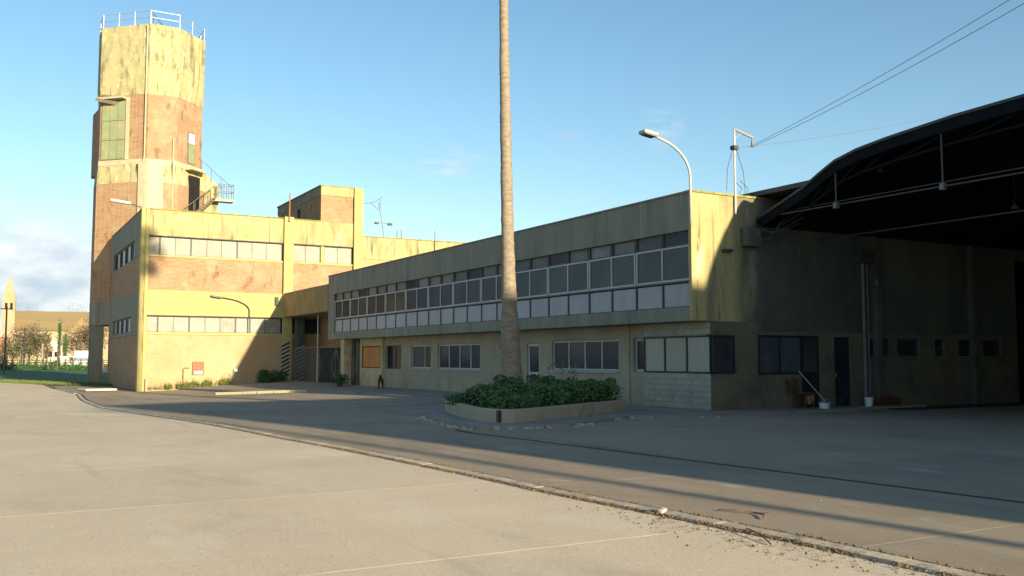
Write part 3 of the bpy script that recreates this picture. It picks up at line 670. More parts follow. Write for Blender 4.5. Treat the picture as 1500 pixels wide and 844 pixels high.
# ---------------------------------------------------------------- left brick block
BY, BX = 63.4, 8.70
blk = thing('brick_block', 'two storey brick and yellow concrete block with strip windows in the sun at left', 'building', (16, 72, -.5))
XR = 23.45
def band(name, z0, z1, m, y=BY, x1=XR, x=BX): obj(name, MB().box(BX+.28, x1, y, BY+.30, z0, z1), m, blk)
def wband(name, z0, z1, m, x=BX, y1=79.8): obj(name, MB().box(x, BX+.28, BY+.0, y1, z0, z1), m, blk)
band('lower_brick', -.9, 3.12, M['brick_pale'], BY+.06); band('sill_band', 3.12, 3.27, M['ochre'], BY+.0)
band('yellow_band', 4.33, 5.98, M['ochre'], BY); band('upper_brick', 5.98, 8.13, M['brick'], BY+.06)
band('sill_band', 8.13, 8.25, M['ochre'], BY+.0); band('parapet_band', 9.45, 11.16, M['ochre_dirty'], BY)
wband('lower_brick', -.9, 3.12, M['brick'], BX+.06); wband('yellow_band', 4.42, 5.98, M['plaster'])  # west side bands take the darker shade-side plaster
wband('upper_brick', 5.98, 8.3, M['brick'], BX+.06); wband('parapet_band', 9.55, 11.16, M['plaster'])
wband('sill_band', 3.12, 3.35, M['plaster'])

for (a, b, c, d_) in ((BY+.3, 67.6, 3.35, 4.42), (77.6, 79.8, 3.35, 4.42), (BY+.3, 66.9, 8.3, 9.55), (78.4, 79.8, 8.3, 9.55)):
    obj('west_pier', MB().box(BX+.01, BX+.28, a, b, c, d_), M['plaster'], blk)
for i in range(4):
    a = 66.95+2.87*i; win_x(blk, BX+.14, a, a+2.83, 8.31, 9.54, 2, M['grey_frame'], [M['glass_pale'], M['glass']], t=.07)
for i in range(4):
    a = 67.62+2.49*i; win_x(blk, BX+.14, a, a+2.46, 3.36, 4.41, 2, M['grey_frame'], [M['glass_curtain'], M['glass_pale']], t=.07)
obj('core', MB().box(9.1, 23.3, BY+.42, 79.7, -.8, 10.6), M['void'], blk)
obj('back_wall', MB().box(BX, XR, 79.8, 80.1, -.8, 11.1), M['brick'], blk)
obj('east_wall', MB().box(23.3, XR, BY+.3, 79.8, -.8, 11.0), M['brick'], blk)
obj('roof', MB().box(9.0, 23.3, BY+.3, 79.8, 10.62, 10.75), M['roof_top'], blk)
cp = MB().box(BX-.05, 20.4, BY-.06, BY+.32, 11.162, 11.23); cp.box(BX-.05, BX+.3, BY+.32, 80.1, 11.162, 11.23); obj('coping', cp, M['moss'], blk, bevel=.02)
# pilasters
for (x0, x1, z1) in ((8.60, 8.80, 11.16), (8.88, 9.08, 11.16), (17.80, 18.45, 11.3), (22.80, 23.46, 13.75)):
    obj('pilaster', MB().box(x0, x1, BY-.22, BY+.02 if x0 != 8.6 else BY+.4, -.9, z1), M['ochre'], blk, bevel=.015)
obj('pilaster', MB().box(8.80, 8.88, BY-.14, BY+.02, -.9, 11.15), M['ochre_dirty'], blk)
e1 = [9.10]+[9.8, 10.76, 11.74, 12.75, 13.7, 14.72, 15.72, 16.67]+[17.76]
for (a, b) in ((0, 1), (1, 3), (3, 6), (6, 9)):
    win_y(blk, BY+.16, e1[a]+.01, e1[b]-.01, 8.255, 9.445, 1, M['grey_frame'], M['glass_sun'], t=.045, edges=e1[a:b+1])
    win_y(blk, BY+.16, e1[a]+.01, e1[b]-.01, 3.275, 4.325, 1, M['grey_frame'], M['glass_sun'], t=.045, edges=e1[a:b+1])
for (a, b, c) in ((18.5, 19.4, 20.46), (20.72, 21.7, 22.76)):
    win_y(blk, BY+.16, a, c, 8.255, 9.445, 1, M['grey_frame'], M['glass_sun'], t=.045, edges=[a, b, c])
    win_y(blk, BY+.16, a, c, 3.275, 4.325, 1, M['grey_frame'], M['glass'], t=.045, edges=[a, b, c])
obj('post', MB().box(20.47, 20.70, BY+.05, BY+.3, 8.25, 9.45), M['ochre'], blk)
obj('dark_strip', MB().box(9.1, 17.78, BY-.03, BY-.002, 9.44, 9.50), M['dark_steel'], blk); obj('dark_strip', MB().box(18.46, 22.78, BY-.03, BY-.002, 9.44, 9.50), M['dark_steel'], blk)
obj('dark_strip', MB().box(9.1, 17.78, BY-.03, BY-.002, 4.31, 4.37), M['dark_steel'], blk)  # thin dark strips along the lower edges of the concrete bands
# rooftop room
rr = MB(); rr.box(20.42, 22.80, BY+.05, BY+.3, 11.16, 13.05); obj('rooftop_front_wall', rr, M['brick'], blk)
obj('rooftop_cap', MB().box(20.40, 22.80, BY-.02, BY+.32, 13.05, 13.70), M['ochre_dirty'], blk)
obj('rooftop_side_wall', MB().box(20.42, 20.7, BY+.3, 74.4, 10.7, 13.05), M['brick'], blk)
obj('rooftop_side_cap', MB().box(20.39, 20.7, BY+.32, 74.5, 13.05, 13.70), M['plaster'], blk)
obj('rooftop_core', MB().box(20.7, 23.4, BY+.3, 74.3, 10.7, 13.6), M['brick'], blk)
obj('rooftop_coping', MB().box(20.33, 23.5, BY-.06, 74.6, 13.701, 13.77), M['moss'], blk)
win_x(blk, 20.37, 68.3, 69.0, 11.9, 12.8, 1, M['grey_frame'], M['void'], t=.05)
# rear wing to the right
obj('wing_wall', MB().box(XR, 42, BY+.1, 80, 8.72, 10.32), M['ochre_dirty'], blk); obj('wing_lower_wall', MB().box(XR, 42, BY+.16, 80, -.5, 8.72), M['brick_pale'], blk)
obj('wing_coping', MB().box(XR+.02, 42, BY+.04, BY+.4, 10.321, 10.38), M['moss'], blk)
# chevron bands on the column foot
for k in range(9):
    for (xa, xb, yo) in ((17.72, 18.30, BY-.245),):
        z = .02+k*.27; m = MB(); 
        m.v = [(xa, yo, z), (xb, yo, z+.30), (xb, yo, z+.43), (xa, yo, z+.13), (xa, yo+.02, z), (xb, yo+.02, z+.30), (xb, yo+.02, z+.43), (xa, yo+.02, z+.13)]
        m.f = [(0, 1, 2, 3), (7, 6, 5, 4), (0, 4, 5, 1), (1, 5, 6, 2), (2, 6, 7, 3), (3, 7, 4, 0)]
        obj('warning_stripe', m, M['kerb'], blk)
        m2 = MB(); m2.v = [(v[0], v[1], v[2]+.135) for v in m.v]; m2.f = m.f; obj('warning_stripe', m2, M['black'], blk)
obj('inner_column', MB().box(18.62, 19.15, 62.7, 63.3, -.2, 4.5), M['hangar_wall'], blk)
for k in range(9):
    z = .05+k*.26; m = MB(); xa, xb, yo = 18.60, 19.17, 62.68
    m.v = [(xa, yo, z), (xb, yo, z+.28), (xb, yo, z+.40), (xa, yo, z+.12), (xa, yo+.02, z), (xb, yo+.02, z+.28), (xb, yo+.02, z+.40), (xa, yo+.02, z+.12)]
    m.f = [(0, 1, 2, 3), (7, 6, 5, 4), (0, 4, 5, 1), (1, 5, 6, 2), (2, 6, 7, 3), (3, 7, 4, 0)]
    obj('warning_stripe', m, M['steel'], blk)
# small fittings on the sunny wall
w_ = obj('meter_box', MB().box(11.98, 12.70, BY-.04, BY+.06, .53, 1.38), M['rust'], blk, bevel=.01)
obj('patch', MB().box(12.1, 12.62, BY-.05, BY-.04, .58, .78), M['white'], w_)
obj('pipe', MB().tube([(11.42, BY-.03, -.5), (11.42, BY-.03, .92), (11.5, BY-.03, .98), (11.78, BY-.03, .98)], .03, 6), M['rust'], blk)
obj('spotlight', MB().box(14.62, 14.84, BY-.2, BY+.06, .72, .9), M['white'], blk)
obj('speaker', MB().box(17.28, 17.48, BY-.2, BY, 5.2, 5.75), M['dark_steel'], blk)
obj('post', MB().tube([(9.12, BY-.5, -.5), (9.12, BY-.5, .35)], .06, 8), M['kerb'], blk)
obj('cable', MB().tube([(23.47, BY-.1, 13.7), (23.47, BY-.1, 10.4)], .02, 5), M['dark_steel'], blk)

# lamps on curved arms
def arm_lamp(name, label, base, zbot, ztop, reach, rise, m, hm, hl, r=.045):
    x, y = base; t = thing(name, label, 'street lamp', (x, y, zbot), 'curved arm lamps fixed to the buildings')
    pts = [(x, y, zbot), (x, y, ztop)]
    for k in range(1, 9):
        a = k/8*math.pi/2*.80; pts.append((x-reach*(1-math.cos(a))*1.15/ (1-math.cos(math.pi/2*.8))*.72, y, ztop+rise*math.sin(a)/math.sin(math.pi/2*.8)))
    e = Vector(pts[-1]); d2 = (Vector(pts[-1])-Vector(pts[-2])).normalized(); e2 = e+Vector((-reach*.2, 0, rise*.07)); pts.append(tuple(e2))
    obj('arm', MB().tube(pts, r, 10), m, t, smooth=True)
    h_ = obj('lamp_head', MB().obox(e2+Vector((-hl/2, 0, .05)), (-1, 0, .13), (0, 1, 0), (.13, 0, 1), hl/2, .17, .055), hm, t, bevel=.03)
    obj('lens', MB().obox(e2+Vector((-hl/2, 0, -.015)), (-1, 0, .13), (0, 1, 0), (.13, 0, 1), hl/2-.08, .13, .008), M['grey_frame'], h_)
    return t
arm_lamp('street_lamp', 'pale lamp on a curved arm rising from the corner of the long building', (17.80, EY-.06), 5.45, 6.85, 1.22, 1.0, M['pale_pole'], M['pale_pole'], .50, r=.038)
arm_lamp('street_lamp', 'thin grey lamp arching over the lower strip windows of the brick block', (15.55, BY-.12), 3.3, 4.75, 1.75, .80, M['dark_steel'], M['grey_steel'], .75, r=.035)
lt = thing('street_lamp', 'short white lamp sticking out from the roof corner of the brick block', 'street lamp', (8.6, 63.6, 11.1), 'curved arm lamps fixed to the buildings')
obj('arm', MB().tube([(8.62, 63.5, 10.9), (8.55, 63.5, 11.25), (7.9, 63.5, 11.42)], .035, 8), M['dark_steel'], lt)
obj('lamp_head', MB().obox((7.35, 63.5, 11.50), (-1, 0, .10), (0, 1, 0), (.1, 0, 1), .62, .18, .09), M['pale_pole'], lt, bevel=.04)

# service mast on the office roof with wires
ms_ = thing('service_mast', 'white service mast with an angled bracket on the office roof corner', 'mast', (19.53, EY+.4, 6.4))
obj('pole', MB().tube([(19.53, EY-.06, 5.9), (19.53, EY-.06, 8.48)], .032, 8), M['pale_pole'], ms_)
obj('bracket', MB().bar((19.53, EY-.06, 8.50), (20.10, EY-.25, 8.26), .06), M['grey_steel'], ms_)
obj('brace', MB().bar((19.55, EY-.06, 8.20), (19.75, EY-.12, 8.38), .03), M['grey_steel'], ms_)
obj('insulator', MB().tube([(20.08, EY-.25, 8.2), (20.08, EY-.25, 7.98)], [.03, .055], 8), M['grey_steel'], ms_)
obj('collar', MB().box(19.44, 19.62, EY-.15, EY+.03, 7.86, 7.98), M['dark_steel'], ms_)
lc = MB()
for (a, b, sag) in (((19.47, EY-.06, 7.9), (19.25, EY, 6.6), .1), ((19.6, EY-.06, 7.9), (20.0, EY, 6.55), -.1), ((19.6, EY, 6.9), (19.75, EY, 6.55), -.2), ((19.8, EY, 6.95), (20.1, EY, 6.55), -.15)):
    a, b = Vector(a), Vector(b); lc.tube([a, a.lerp(b, .5)+Vector((sag*-1, 0, 0)), b], .010, 5)
obj('loose_cable', lc, M['dark_steel'], ms_)
def wire(name, label, a, b, sag, group=None):
    a, b = Vector(a), Vector(b); pts = [a.lerp(b, i/14)-Vector((0, 0, sag*4*(i/14)*(1-i/14))) for i in range(15)]
    o = obj(name, MB().tube(pts, .0065, 5), M['grey_frame'], loc=tuple(a)); return tag(o, label, 'wire', group)
def ray_pt(px, py, Y):
    d = pixdir(px, py); return Vector((0, 0, 1.6))+d*(Y/d.y)
wire('overhead_wire', 'upper of the two wires climbing from the mast to the top right', (20.08, EY-.25, 8.02), ray_pt(1560, -50, 9.0), .10)
wire('overhead_wire', 'lower of the two wires climbing from the mast to the top right', (20.08, EY-.25, 7.98), ray_pt(1560, -30, 9.0), .12)
wire('overhead_wire', 'nearly level wire running from the mast to behind the arched roof', (19.62, EY-.1, 7.92), (34.5, 20.6, 11.6), .2)

# television aerial and rods on the rear roofs
ta = thing('tv_aerial', 'spindly television aerial on the rear wing roof', 'aerial', (25.2, 63.8, 10.3))
obj('mast', MB().tube([(25.28, 63.7, 10.2), (25.05, 63.7, 11.8), (24.8, 63.7, 12.9)], .035, 6), M['grey_steel'], ta)
obj('boom', MB().tube([(23.75, 63.7, 12.75), (24.6, 63.7, 12.95), (25.1, 63.7, 13.35)], .03, 5), M['grey_steel'], ta)
obj('boom', MB().tube([(24.2, 63.7, 12.85), (24.85, 63.7, 12.35)], .025, 5), M['grey_steel'], ta)
obj('mast', MB().tube([(24.95, 63.7, 12.5), (24.95, 63.7, 13.1)], .03, 5), M['grey_steel'], ta)
obj('crossarm', MB().box(24.5, 26.0, 63.66, 63.74, 11.40, 11.48), M['grey_steel'], ta)
obj('reflector', MB().box(24.55, 24.8, 63.6, 63.8, 11.33, 11.46), M['dark_steel'], ta); obj('reflector', MB().box(25.55, 25.85, 63.6, 63.8, 11.3, 11.45), M['dark_steel'], ta)
for (x, y, z0, z1, r, lab) in ((26.33, 63.8, 10.3, 11.0, .04, 'left of the two short pipes beside the television aerial'), (26.66, 63.8, 10.3, 11.05, .04, 'right of the two short pipes beside the television aerial'),
                          (29.2, 63.4, 9.5, 11.1, .04, 'tall thin rod near the right end of the rear wing roof'), (18.1, 63.1, 11.0, 12.95, .045, 'vertical rod above the middle pilaster of the brick block')):
    o = thing('roof_pipe', lab, 'pipe', (x, y, z0)); obj('pipe', MB().tube([(x, y, z0), (x, y, z1)], r, 6), M['rust'] if x < 20 else M['grey_steel'], o); obj('base_plate', MB().box(x-.09, x+.09, y-.09, y+.09, z0-.02, z0+.04), M['grey_steel'], o)

# ---------------------------------------------------------------- tower
tw = thing('water_tower', 'tall octagonal brick tower with a yellowish concrete tank and railing on top', 'tower', (11.7, 82.5, -.5))
OC = [(7.75, 81.7), (10.95, 78.6), (13.2, 78.6), (15.6, 81.0), (15.6, 84.2), (13.2, 86.6), (10.95, 86.6), (7.75, 83.7)]
CX, CYY = 11.68, 82.6
def grow(p, d): 
    r = []
    for x, y in p:
        v = Vector((x-CX, y-CYY)); v = v*(1+d/v.length); r.append((max(CX+v.x, 7.60), CYY+v.y))
    return r
obj('shaft_lower', MB().prism(grow(OC, .38), 6.05, 15.6), M['brick'], tw)
obj('ring_beam', MB().prism(grow(OC, .55), 4.25, 6.05), M['plaster'], tw)
obj('haunch', MB().loft(grow(OC, .38), 15.6, grow(OC, .04), 17.1), M['tower'], tw)
obj('floor_band', MB().prism(grow(OC, .06), 17.1, 17.5), M['tower_pale'], tw)
obj('shaft_upper', MB().prism(OC, 17.5, 22.75), M['brick'], tw)
obj('tank_base', MB().loft(grow(OC, .02), 22.75, grow(OC, .10), 23.6), M['tower'], tw)
obj('tank', MB().prism(grow(OC, .10), 23.6, 28.5), M['tower'], tw)
for (x, y) in [(max(p[0], 8.05), p[1]) for p in grow(OC, .1)]: obj('column', MB().box(x-.42, x+.42, y-.3, y+.3, -.8, 4.25), M['plaster'], tw)
obj('inner_wall', MB().box(9.6, 15, 80.4, 86, -.8, 4.25), M['hangar_wall'], tw)
def on_face(a, b, t0, t1, z0, z1, out0, out1):            # slab standing on a tower face
    A, B = Vector((*a, 0)), Vector((*b, 0)); D = (B-A).normalized(); Nn = Vector((D.y, -D.x, 0)); L_ = (B-A).length
    c = A+D*L_*(t0+t1)/2+Nn*(out0+out1)/2; c.z = (z0+z1)/2
    return MB().obox(c, D, Nn, (0, 0, 1), L_*(t1-t0)/2, abs(out1-out0)/2, (z1-z0)/2)
A0, A1, A2, A3 = OC[0], OC[1], OC[2], OC[3]
gw = obj('window', on_face(A0, A1, .03, .55, 17.55, 22.45, 0, .03), M['green_frame'], tw); gw.data.materials[0] = M['dado']
for i in range(3):
    for j in range(3):
        obj('pane', on_face(A0, A1, .05+.163*i, .05+.163*(i+1)-.012, 17.6+1.58*j, 17.6+1.58*(j+1)-.05, .02, .06), M['green_panel'], gw)
obj('window_jamb', on_face(A0, A1, .55, .61, 17.5, 22.6, 0, .10), M['tower_pale'], tw); obj('window_shade', on_face(A0, A1, .0, .55, 22.45, 22.6, .0, .55), M['tower_pale'], tw)
m = MB(); 
a0 = Vector((*A0, 0)); D = (Vector((*A1, 0))-a0).normalized(); Nn = Vector((D.y, -D.x, 0))
m.v = [tuple(a0+D*0+Nn*.1+Vector((0, 0, 22.9))), tuple(a0+D*0+Nn*.75+Vector((0, 0, 22.3))), tuple(a0+D*1.5+Nn*.1+Vector((0, 0, 22.0))), tuple(a0+D*1.9+Nn*.08+Vector((0, 0, 22.62)))]
m.v += [tuple(Vector(v)+Vector((0, 0, .08))) for v in m.v]; m.f = [(0, 1, 2, 3), (7, 6, 5, 4), (0, 4, 5, 1), (1, 5, 6, 2), (2, 6, 7, 3), (3, 7, 4, 0)]
obj('bent_hood', m, M['dado'], tw)
obj('west_bay', MB().prism([(7.8, 81.75), (7.8, 85.0), (7.48, 85.0), (7.73, 81.8)][::-1], 16.6, 22.0), M['brick'], tw)
obj('pale_pilaster', on_face(grow(OC, .38)[0], grow(OC, .38)[1], .86, 1.0, 11.0, 17.2, -.1, .14), M['tower_pale'], tw)
obj('pale_pilaster', on_face(grow(OC, .38)[1], grow(OC, .38)[2], .0, .52, 11.0, 17.2, -.1, .10), M['tower_pale'], tw)
obj('downpipe', MB().tube([(10.62, 78.62, 10.5), (10.62, 78.55, 17.0), (10.75, 78.60, 17.6), (10.72, 78.56, 28.4)], .06, 6), M['tower_pale'], tw)
obj('downpipe', MB().tube([(12.9, 78.25, 10.5), (12.9, 78.2, 17.2), (12.9, 78.45, 17.5), (12.9, 78.45, 19.3)], .05, 6), M['tower_pale'], tw)
o = obj('window', on_face(A2, A3, .42, .72, 17.65, 20.3, 0, .04), M['grey_frame'], tw); obj('pane', on_face(A2, A3, .45, .69, 17.7, 19.3, .03, .06), M['green_panel'], o); obj('pane', on_face(A2, A3, .45, .69, 19.35, 20.2, .03, .06), M['white'], o)
obj('balcony', on_face(A2, A3, .30, .85, 17.0, 17.25, 0, .8), M['tower_pale'], tw)
obj('doorway', on_face(grow(OC, .38)[2], grow(OC, .38)[3], .38, .78, 12.5, 16.6, -.02, .03), M['void'], tw)
# stair wing with sloping top
m = MB(); m.v = [(15.3, 80.8, -.5), (17.05, 80.8, -.5), (17.05, 84, -.5), (15.3, 84, -.5), (15.3, 80.8, 17.6), (17.05, 80.8, 16.2), (17.05, 84, 16.2), (15.3, 84, 17.6)]
m.f = [(0, 3, 2, 1), (4, 5, 6, 7), (0, 1, 5, 4), (1, 2, 6, 5), (2, 3, 7, 6), (3, 0, 4, 7)]
obj('stair_wing', m, M['tower'], tw)
obj('platform', MB().box(16.4, 18.15, 79.9, 80.8, 14.75, 14.95), M['tower_pale'], tw)
rl = MB()
for x in (16.9, 17.3, 17.7, 18.1):
    rl.tube([(x, 79.95, 14.95), (x, 79.95, 16.2)], .035, 5); rl.tube([(x, 80.75, 14.95), (x, 80.75, 16.2)], .035, 5)
for z in (15.6, 16.2): rl.tube([(16.7, 79.95, z), (18.1, 79.95, z), (18.1, 80.75, z), (16.9, 80.75, z)], .03, 5)
rl.tube([(15.4, 80.7, 18.4), (16.9, 80.7, 17.1), (18.1, 80.75, 16.2)], .03, 5)
for x, z in ((15.6, 18.2), (16.4, 17.6), (17.2, 17.0)): rl.tube([(x, 80.7, z-1.1), (x, 80.7, z)], .03, 5)
obj('platform_rail', rl, M['grey_steel'], tw)
st_ = MB()
for off in (0, .75):
    st_.bar((13.6, 79.0-off, 12.3), (16.5, 79.9-off*.4, 14.9), .06, .25); st_.tube([(13.6, 79.0-off, 13.4), (16.5, 79.9-off*.4, 16.0)], .03, 5)
    for k in range(6):
        f = k/5; p = Vector((13.6, 79.0-off, 12.3)).lerp(Vector((16.5, 79.9-off*.4, 14.9)), f); st_.tube([p, p+Vector((0, 0, 1.1))], .025, 5)
obj('outside_stair', st_, M['dado'], tw)
for k in range(13):
    f = (k+.5)/13; p = Vector((13.6, 78.6, 12.3)).lerp(Vector((16.5, 79.75, 14.9)), f); obj('stair_tread', MB().box(p.x-.13, p.x+.13, p.y-.35, p.y+.35, p.z, p.z+.04), M['dado'], tw)
top = grow(OC, .0); rl = MB()
P8 = [Vector((x, y, 28.5)) for x, y in top]
for i in range(8):
    a, b = P8[i], P8[(i+1) % 8]; n = 2 if (b-a).length > 2.6 else 1
    if (b-a).length > 4: n = 3
    for k in range(n):
        p = a.lerp(b, k/n); rl.tube([p, p+Vector((0, 0, 1.15))], .032, 6)
for hz in (.55, 1.1):
    rl.tube([p+Vector((0, 0, hz)) for p in P8]+[P8[0]+Vector((0, 0, hz))], .03, 6, False)
obj('top_railing', rl, M['steel'], tw)
obj('ladder_hoop', MB().tube([(11.2, 78.8, 28.5), (11.2, 78.9, 29.5), (12.2, 79.6, 28.6)], .05, 6), M['grey_steel'], tw)

# ---------------------------------------------------------------- palm and planter
PX, PY = 13.70, 24.4
pl = thing('planter', 'low rendered planter wall with rounded ends in front of the palm', 'planter', (13.5, 23, 0))
base = [(11.75, 24.6), (11.15, 22.6), (10.68, 20.8), (10.65, 19.7), (11.05, 19.4), (13.6, 20.75), (16.45, 22.35), (16.75, 22.9), (16.7, 25.8), (15.8, 26.9), (12.6, 26.6)]
def smoothpoly(p, it=2):
    for _ in range(it):
        q = []
        for i in range(len(p)):
            a, b = p[i], p[(i+1) % len(p)]; q += [(a[0]*.75+b[0]*.25, a[1]*.75+b[1]*.25), (a[0]*.25+b[0]*.75, a[1]*.25+b[1]*.75)]
        p = q
    return p
op = smoothpoly(base); cxx = sum(p[0] for p in op)/len(op); cyy = sum(p[1] for p in op)/len(op)
def inset(p, d): return [(cxx+(x-cxx)*(1-d/math.dist((x, y), (cxx, cyy))), cyy+(y-cyy)*(1-d/math.dist((x, y), (cxx, cyy)))) for x, y in p]
ip = inset(op, .2); m = MB(); n = len(op)
for poly, z in ((op, -.05), (op, .39), (ip, .39), (ip, .2)): m.v += [(x, y, z) for x, y in poly]
for r_ in range(3):
    for i in range(n):
        k = (i+1) % n; a = r_*n; m.f.append((a+k, a+i, a+n+i, a+n+k) if False else (a+i, a+k, a+n+k, a+n+i))
w = obj('planter_wall', m, M['planter'], pl, bevel=.02)
obj('soil', MB().prism(ip, .0, .36), M['soil'], pl)
obj('drain_slot', MB().box(10.60, 10.68, 19.42, 19.52, .1, .38), M['black'], pl)
palm = thing('palm_tree', 'very tall slender palm trunk rising out of the frame from the planter', 'palm tree', (PX, PY, .3))
tp = [(0.3, 13.80, .46), (.7, 13.79, .36), (1.2, 13.76, .31), (2.0, 13.73, .275), (3.1, 13.69, .235), (4.2, 13.66, .205), (6.2, 13.61, .180), (8.3, 13.56, .165), (10.4, 13.52, .150), (12.5, 13.49, .135), (15, 13.5, .13), (17.4, 13.56, .14)]
pts = []; rs = []
import bisect
zs = [a[0] for a in tp]
z = .3
while z < 17.4:
    i = min(len(tp)-2, max(0, bisect.bisect(zs, z)-1)); f = (z-zs[i])/(zs[i+1]-zs[i])
    pts.append((tp[i][1]+(tp[i+1][1]-tp[i][1])*f, PY, z)); rs.append((tp[i][2]+(tp[i+1][2]-tp[i][2])*f)*(1+random.uniform(-.035, .05)+.10*mnoise.noise(Vector((0, 3, z*1.1))))); z += .11
obj('trunk', MB().tube(pts, rs, 14), M['bark'], palm, smooth=True)
fr = MB(); top_ = Vector((13.56, PY, 17.5))
for k in range(90):
    a = k*2.399; el = random.uniform(-.9, 1.1); L_ = random.uniform(.95, 1.35)
    d = Vector((math.cos(a)*math.cos(el), math.sin(a)*math.cos(el), math.sin(el))); e = top_+d*L_
    fr.tube([top_, e], .02, 4)
    X = d.cross(Vector((0, 0, 1))).normalized()
    for j in range(13):
        b = (j-6)/6*1.15; dd = (d*math.cos(b)+X*math.sin(b)); q = e+dd*random.uniform(.7, .95)+Vector((0, 0, -.12-.2*abs(b)))
        i = len(fr.v); wv = X*.06+Vector((0, 0, .02)); fr.v += [tuple(e-wv), tuple(e+wv), tuple(q)]; fr.f.append((i, i+1, i+2))
obj('crown', fr, M['palm_leaf'], palm)
# hedge plants
def shrub(label, cx, cy, z0, rx, ry, h, nleaf, m, ls=.05, spiky=False, name='shrub', cat='shrub', group=None):
    t = thing(name, label, cat, (cx, cy, z0), group)
    sb = MB()
    for k in range(6):
        a = random.uniform(0, 6.28); sb.tube([(cx+random.uniform(-.1, .1), cy+random.uniform(-.1, .1), z0-.05), (cx+rx*.3*math.cos(a), cy+ry*.3*math.sin(a), z0+h*.45), (cx+rx*.6*math.cos(a), cy+ry*.6*math.sin(a), z0+h*.8)], [.015, .011, .006], 5)
    obj('stem', sb, M['bark2'], t)
    lb = MB(); cl = [(random.uniform(-.75, .75), random.uniform(-.75, .75), random.uniform(.35, .92), random.uniform(.2, .42)) for _ in range(16)]
    for i in range(nleaf):
        if random.random() < .72:
            c = random.choice(cl); v = Vector([random.gauss(0, 1) for _ in range(3)]).normalized()*random.uniform(.6, 1.0)**.5*c[3]
            x, y, z = c[0]+v.x, c[1]+v.y, c[2]+v.z*.55
        else: x, y, z = random.uniform(-1, 1), random.uniform(-1, 1), random.uniform(0, .75)
        if z < 0: z = -z
        lb.leaf((cx+x*rx, cy+y*ry, z0+z*h), ls*random.uniform(.6, 1.35))
    obj('foliage', lb, m, t); return t
hl = [(11.75, 23.2, .5, .65, .40, 'low trailing green plant spilling over the left end of the planter'), (11.85, 22.0, .6, .75, .66, 'leafy shrub second from the left end of the planter'),
      (11.75, 21.0, .62, .6, .46, 'shrub just behind the rounded front corner of the planter'), (12.6, 22.0, .75, .8, .80, 'bushy shrub immediately left of the palm trunk'),
      (13.0, 21.6, .7, .6, .60, 'dense shrub at the foot of the palm facing the road'), (13.9, 22.4, .75, .7, .78, 'shrub just right of the palm trunk at the front wall'),
      (14.6, 23.4, .8, .8, 1.0, 'tallest shrub behind the front row and right of the palm'), (14.9, 22.7, .7, .55, .68, 'shrub below the white framed four pane window'),
      (15.7, 23.0, .65, .55, .72, 'shrub second from the right end of the planter'), (16.25, 23.4, .42, .7, .70, 'dark rounded shrub filling the right end of the planter')]
for i, (x, y, rx, ry, h, lab) in enumerate(hl):
    shrub(lab, x, y, .32, rx, ry, h*random.uniform(.78, 1.0), 3600, M['leaf'] if i % 3 else M['leaf2'], ls=.042, group='shrubs growing in the planter')
ps = thing('wild_seedling', 'thin leggy plant with bare stalks poking above the planter shrubs right of the palm', 'plant', (14.4, 22.9, .4))
a = MB(); b = MB()
for k in range(9):
    x0 = 14.1+k*.1; q = (x0+random.uniform(-.25, .3), 22.6+random.uniform(-.2, .2), 1.15+random.uniform(0, .35)); a.tube([(x0, 22.7, .5), ((x0+q[0])/2+.04, 22.65, .95), q], .010, 4)
    for j in range(14): b.leaf((q[0]+random.gauss(0, .06), q[1]+random.gauss(0, .06), q[2]+random.gauss(0, .05)), .035)
obj('stalk', a, M['wood_pole'], ps); q_ = obj('leaves', b, M['leaf'], ps); q_['kind'] = 'stuff'

# weeds along the foot of the block, and the bush in the shade
wd = MB()
for i in range(5200):
    x = random.uniform(9.2, 14.4); c = mnoise.noise(Vector((x*1.3, 4, 0)))+.35*(x-11)/3
    if c < .0 and random.random() < .85: continue
    h_ = abs(random.gauss(0, .14))*(1+max(c, 0)); y = BY-.05-abs(random.gauss(0, .16)); wd.leaf((x, y, gz(x, y)+.12+h_), random.uniform(.03, .07), (0, 0, 1), .3)
tag(obj('weeds', wd, M['weed']), 'sunlit weeds along the foot of the brick block wall', 'weeds', kind='stuff')
shrub('dark bush in the shade against the brick wall beside the striped column', 17.0, 62.7, -.05, .95, .5, .85, 2200, M['leaf2'], ls=.07, name='bush', cat='bush')
for (x, y, lab) in ((17.5, 50.5, 'dark potted plant standing by the tan column at the passage'),):
    t = thing('potted_plant', lab, 'plant', (x, y, .0))
    obj('pot', MB().tube([(x, y, .0), (x, y, .28)], [.14, .19], 12), M['brown_wood'], t)
    lb = MB()
    for i in range(420): lb.leaf((x+random.gauss(0, .2), y+random.gauss(0, .2), .48+random.gauss(0, .13)), .07)
    obj('foliage', lb, M['leaf2'], t)

# ---------------------------------------------------------------- dog
def skin_body(name, verts, edges, radii, m, parent, sub=2):
    me = bpy.data.meshes.new(name); b0 = wpos(parent)
    me.from_pydata([tuple(Vector(v)) for v in verts], edges, []); me.materials.append(m)
    o = bpy.data.objects.new(name, me); COL.objects.link(o); o.parent = parent
    md = o.modifiers.new('skin', 'SKIN'); md.use_smooth_shade = True
    for i, r_ in enumerate(radii): me.skin_vertices[0].data[i].radius = (r_, r_)
    me.skin_vertices[0].data[0].use_root = True
    s2 = o.modifiers.new('sub', 'SUBSURF'); s2.levels = sub; s2.render_levels = sub
    return o
dog = thing('dog', 'brown dog standing on the pavement in front of the boarded window', 'dog', (17.35, 44.0, .09))
dog.rotation_euler.z = R(66)
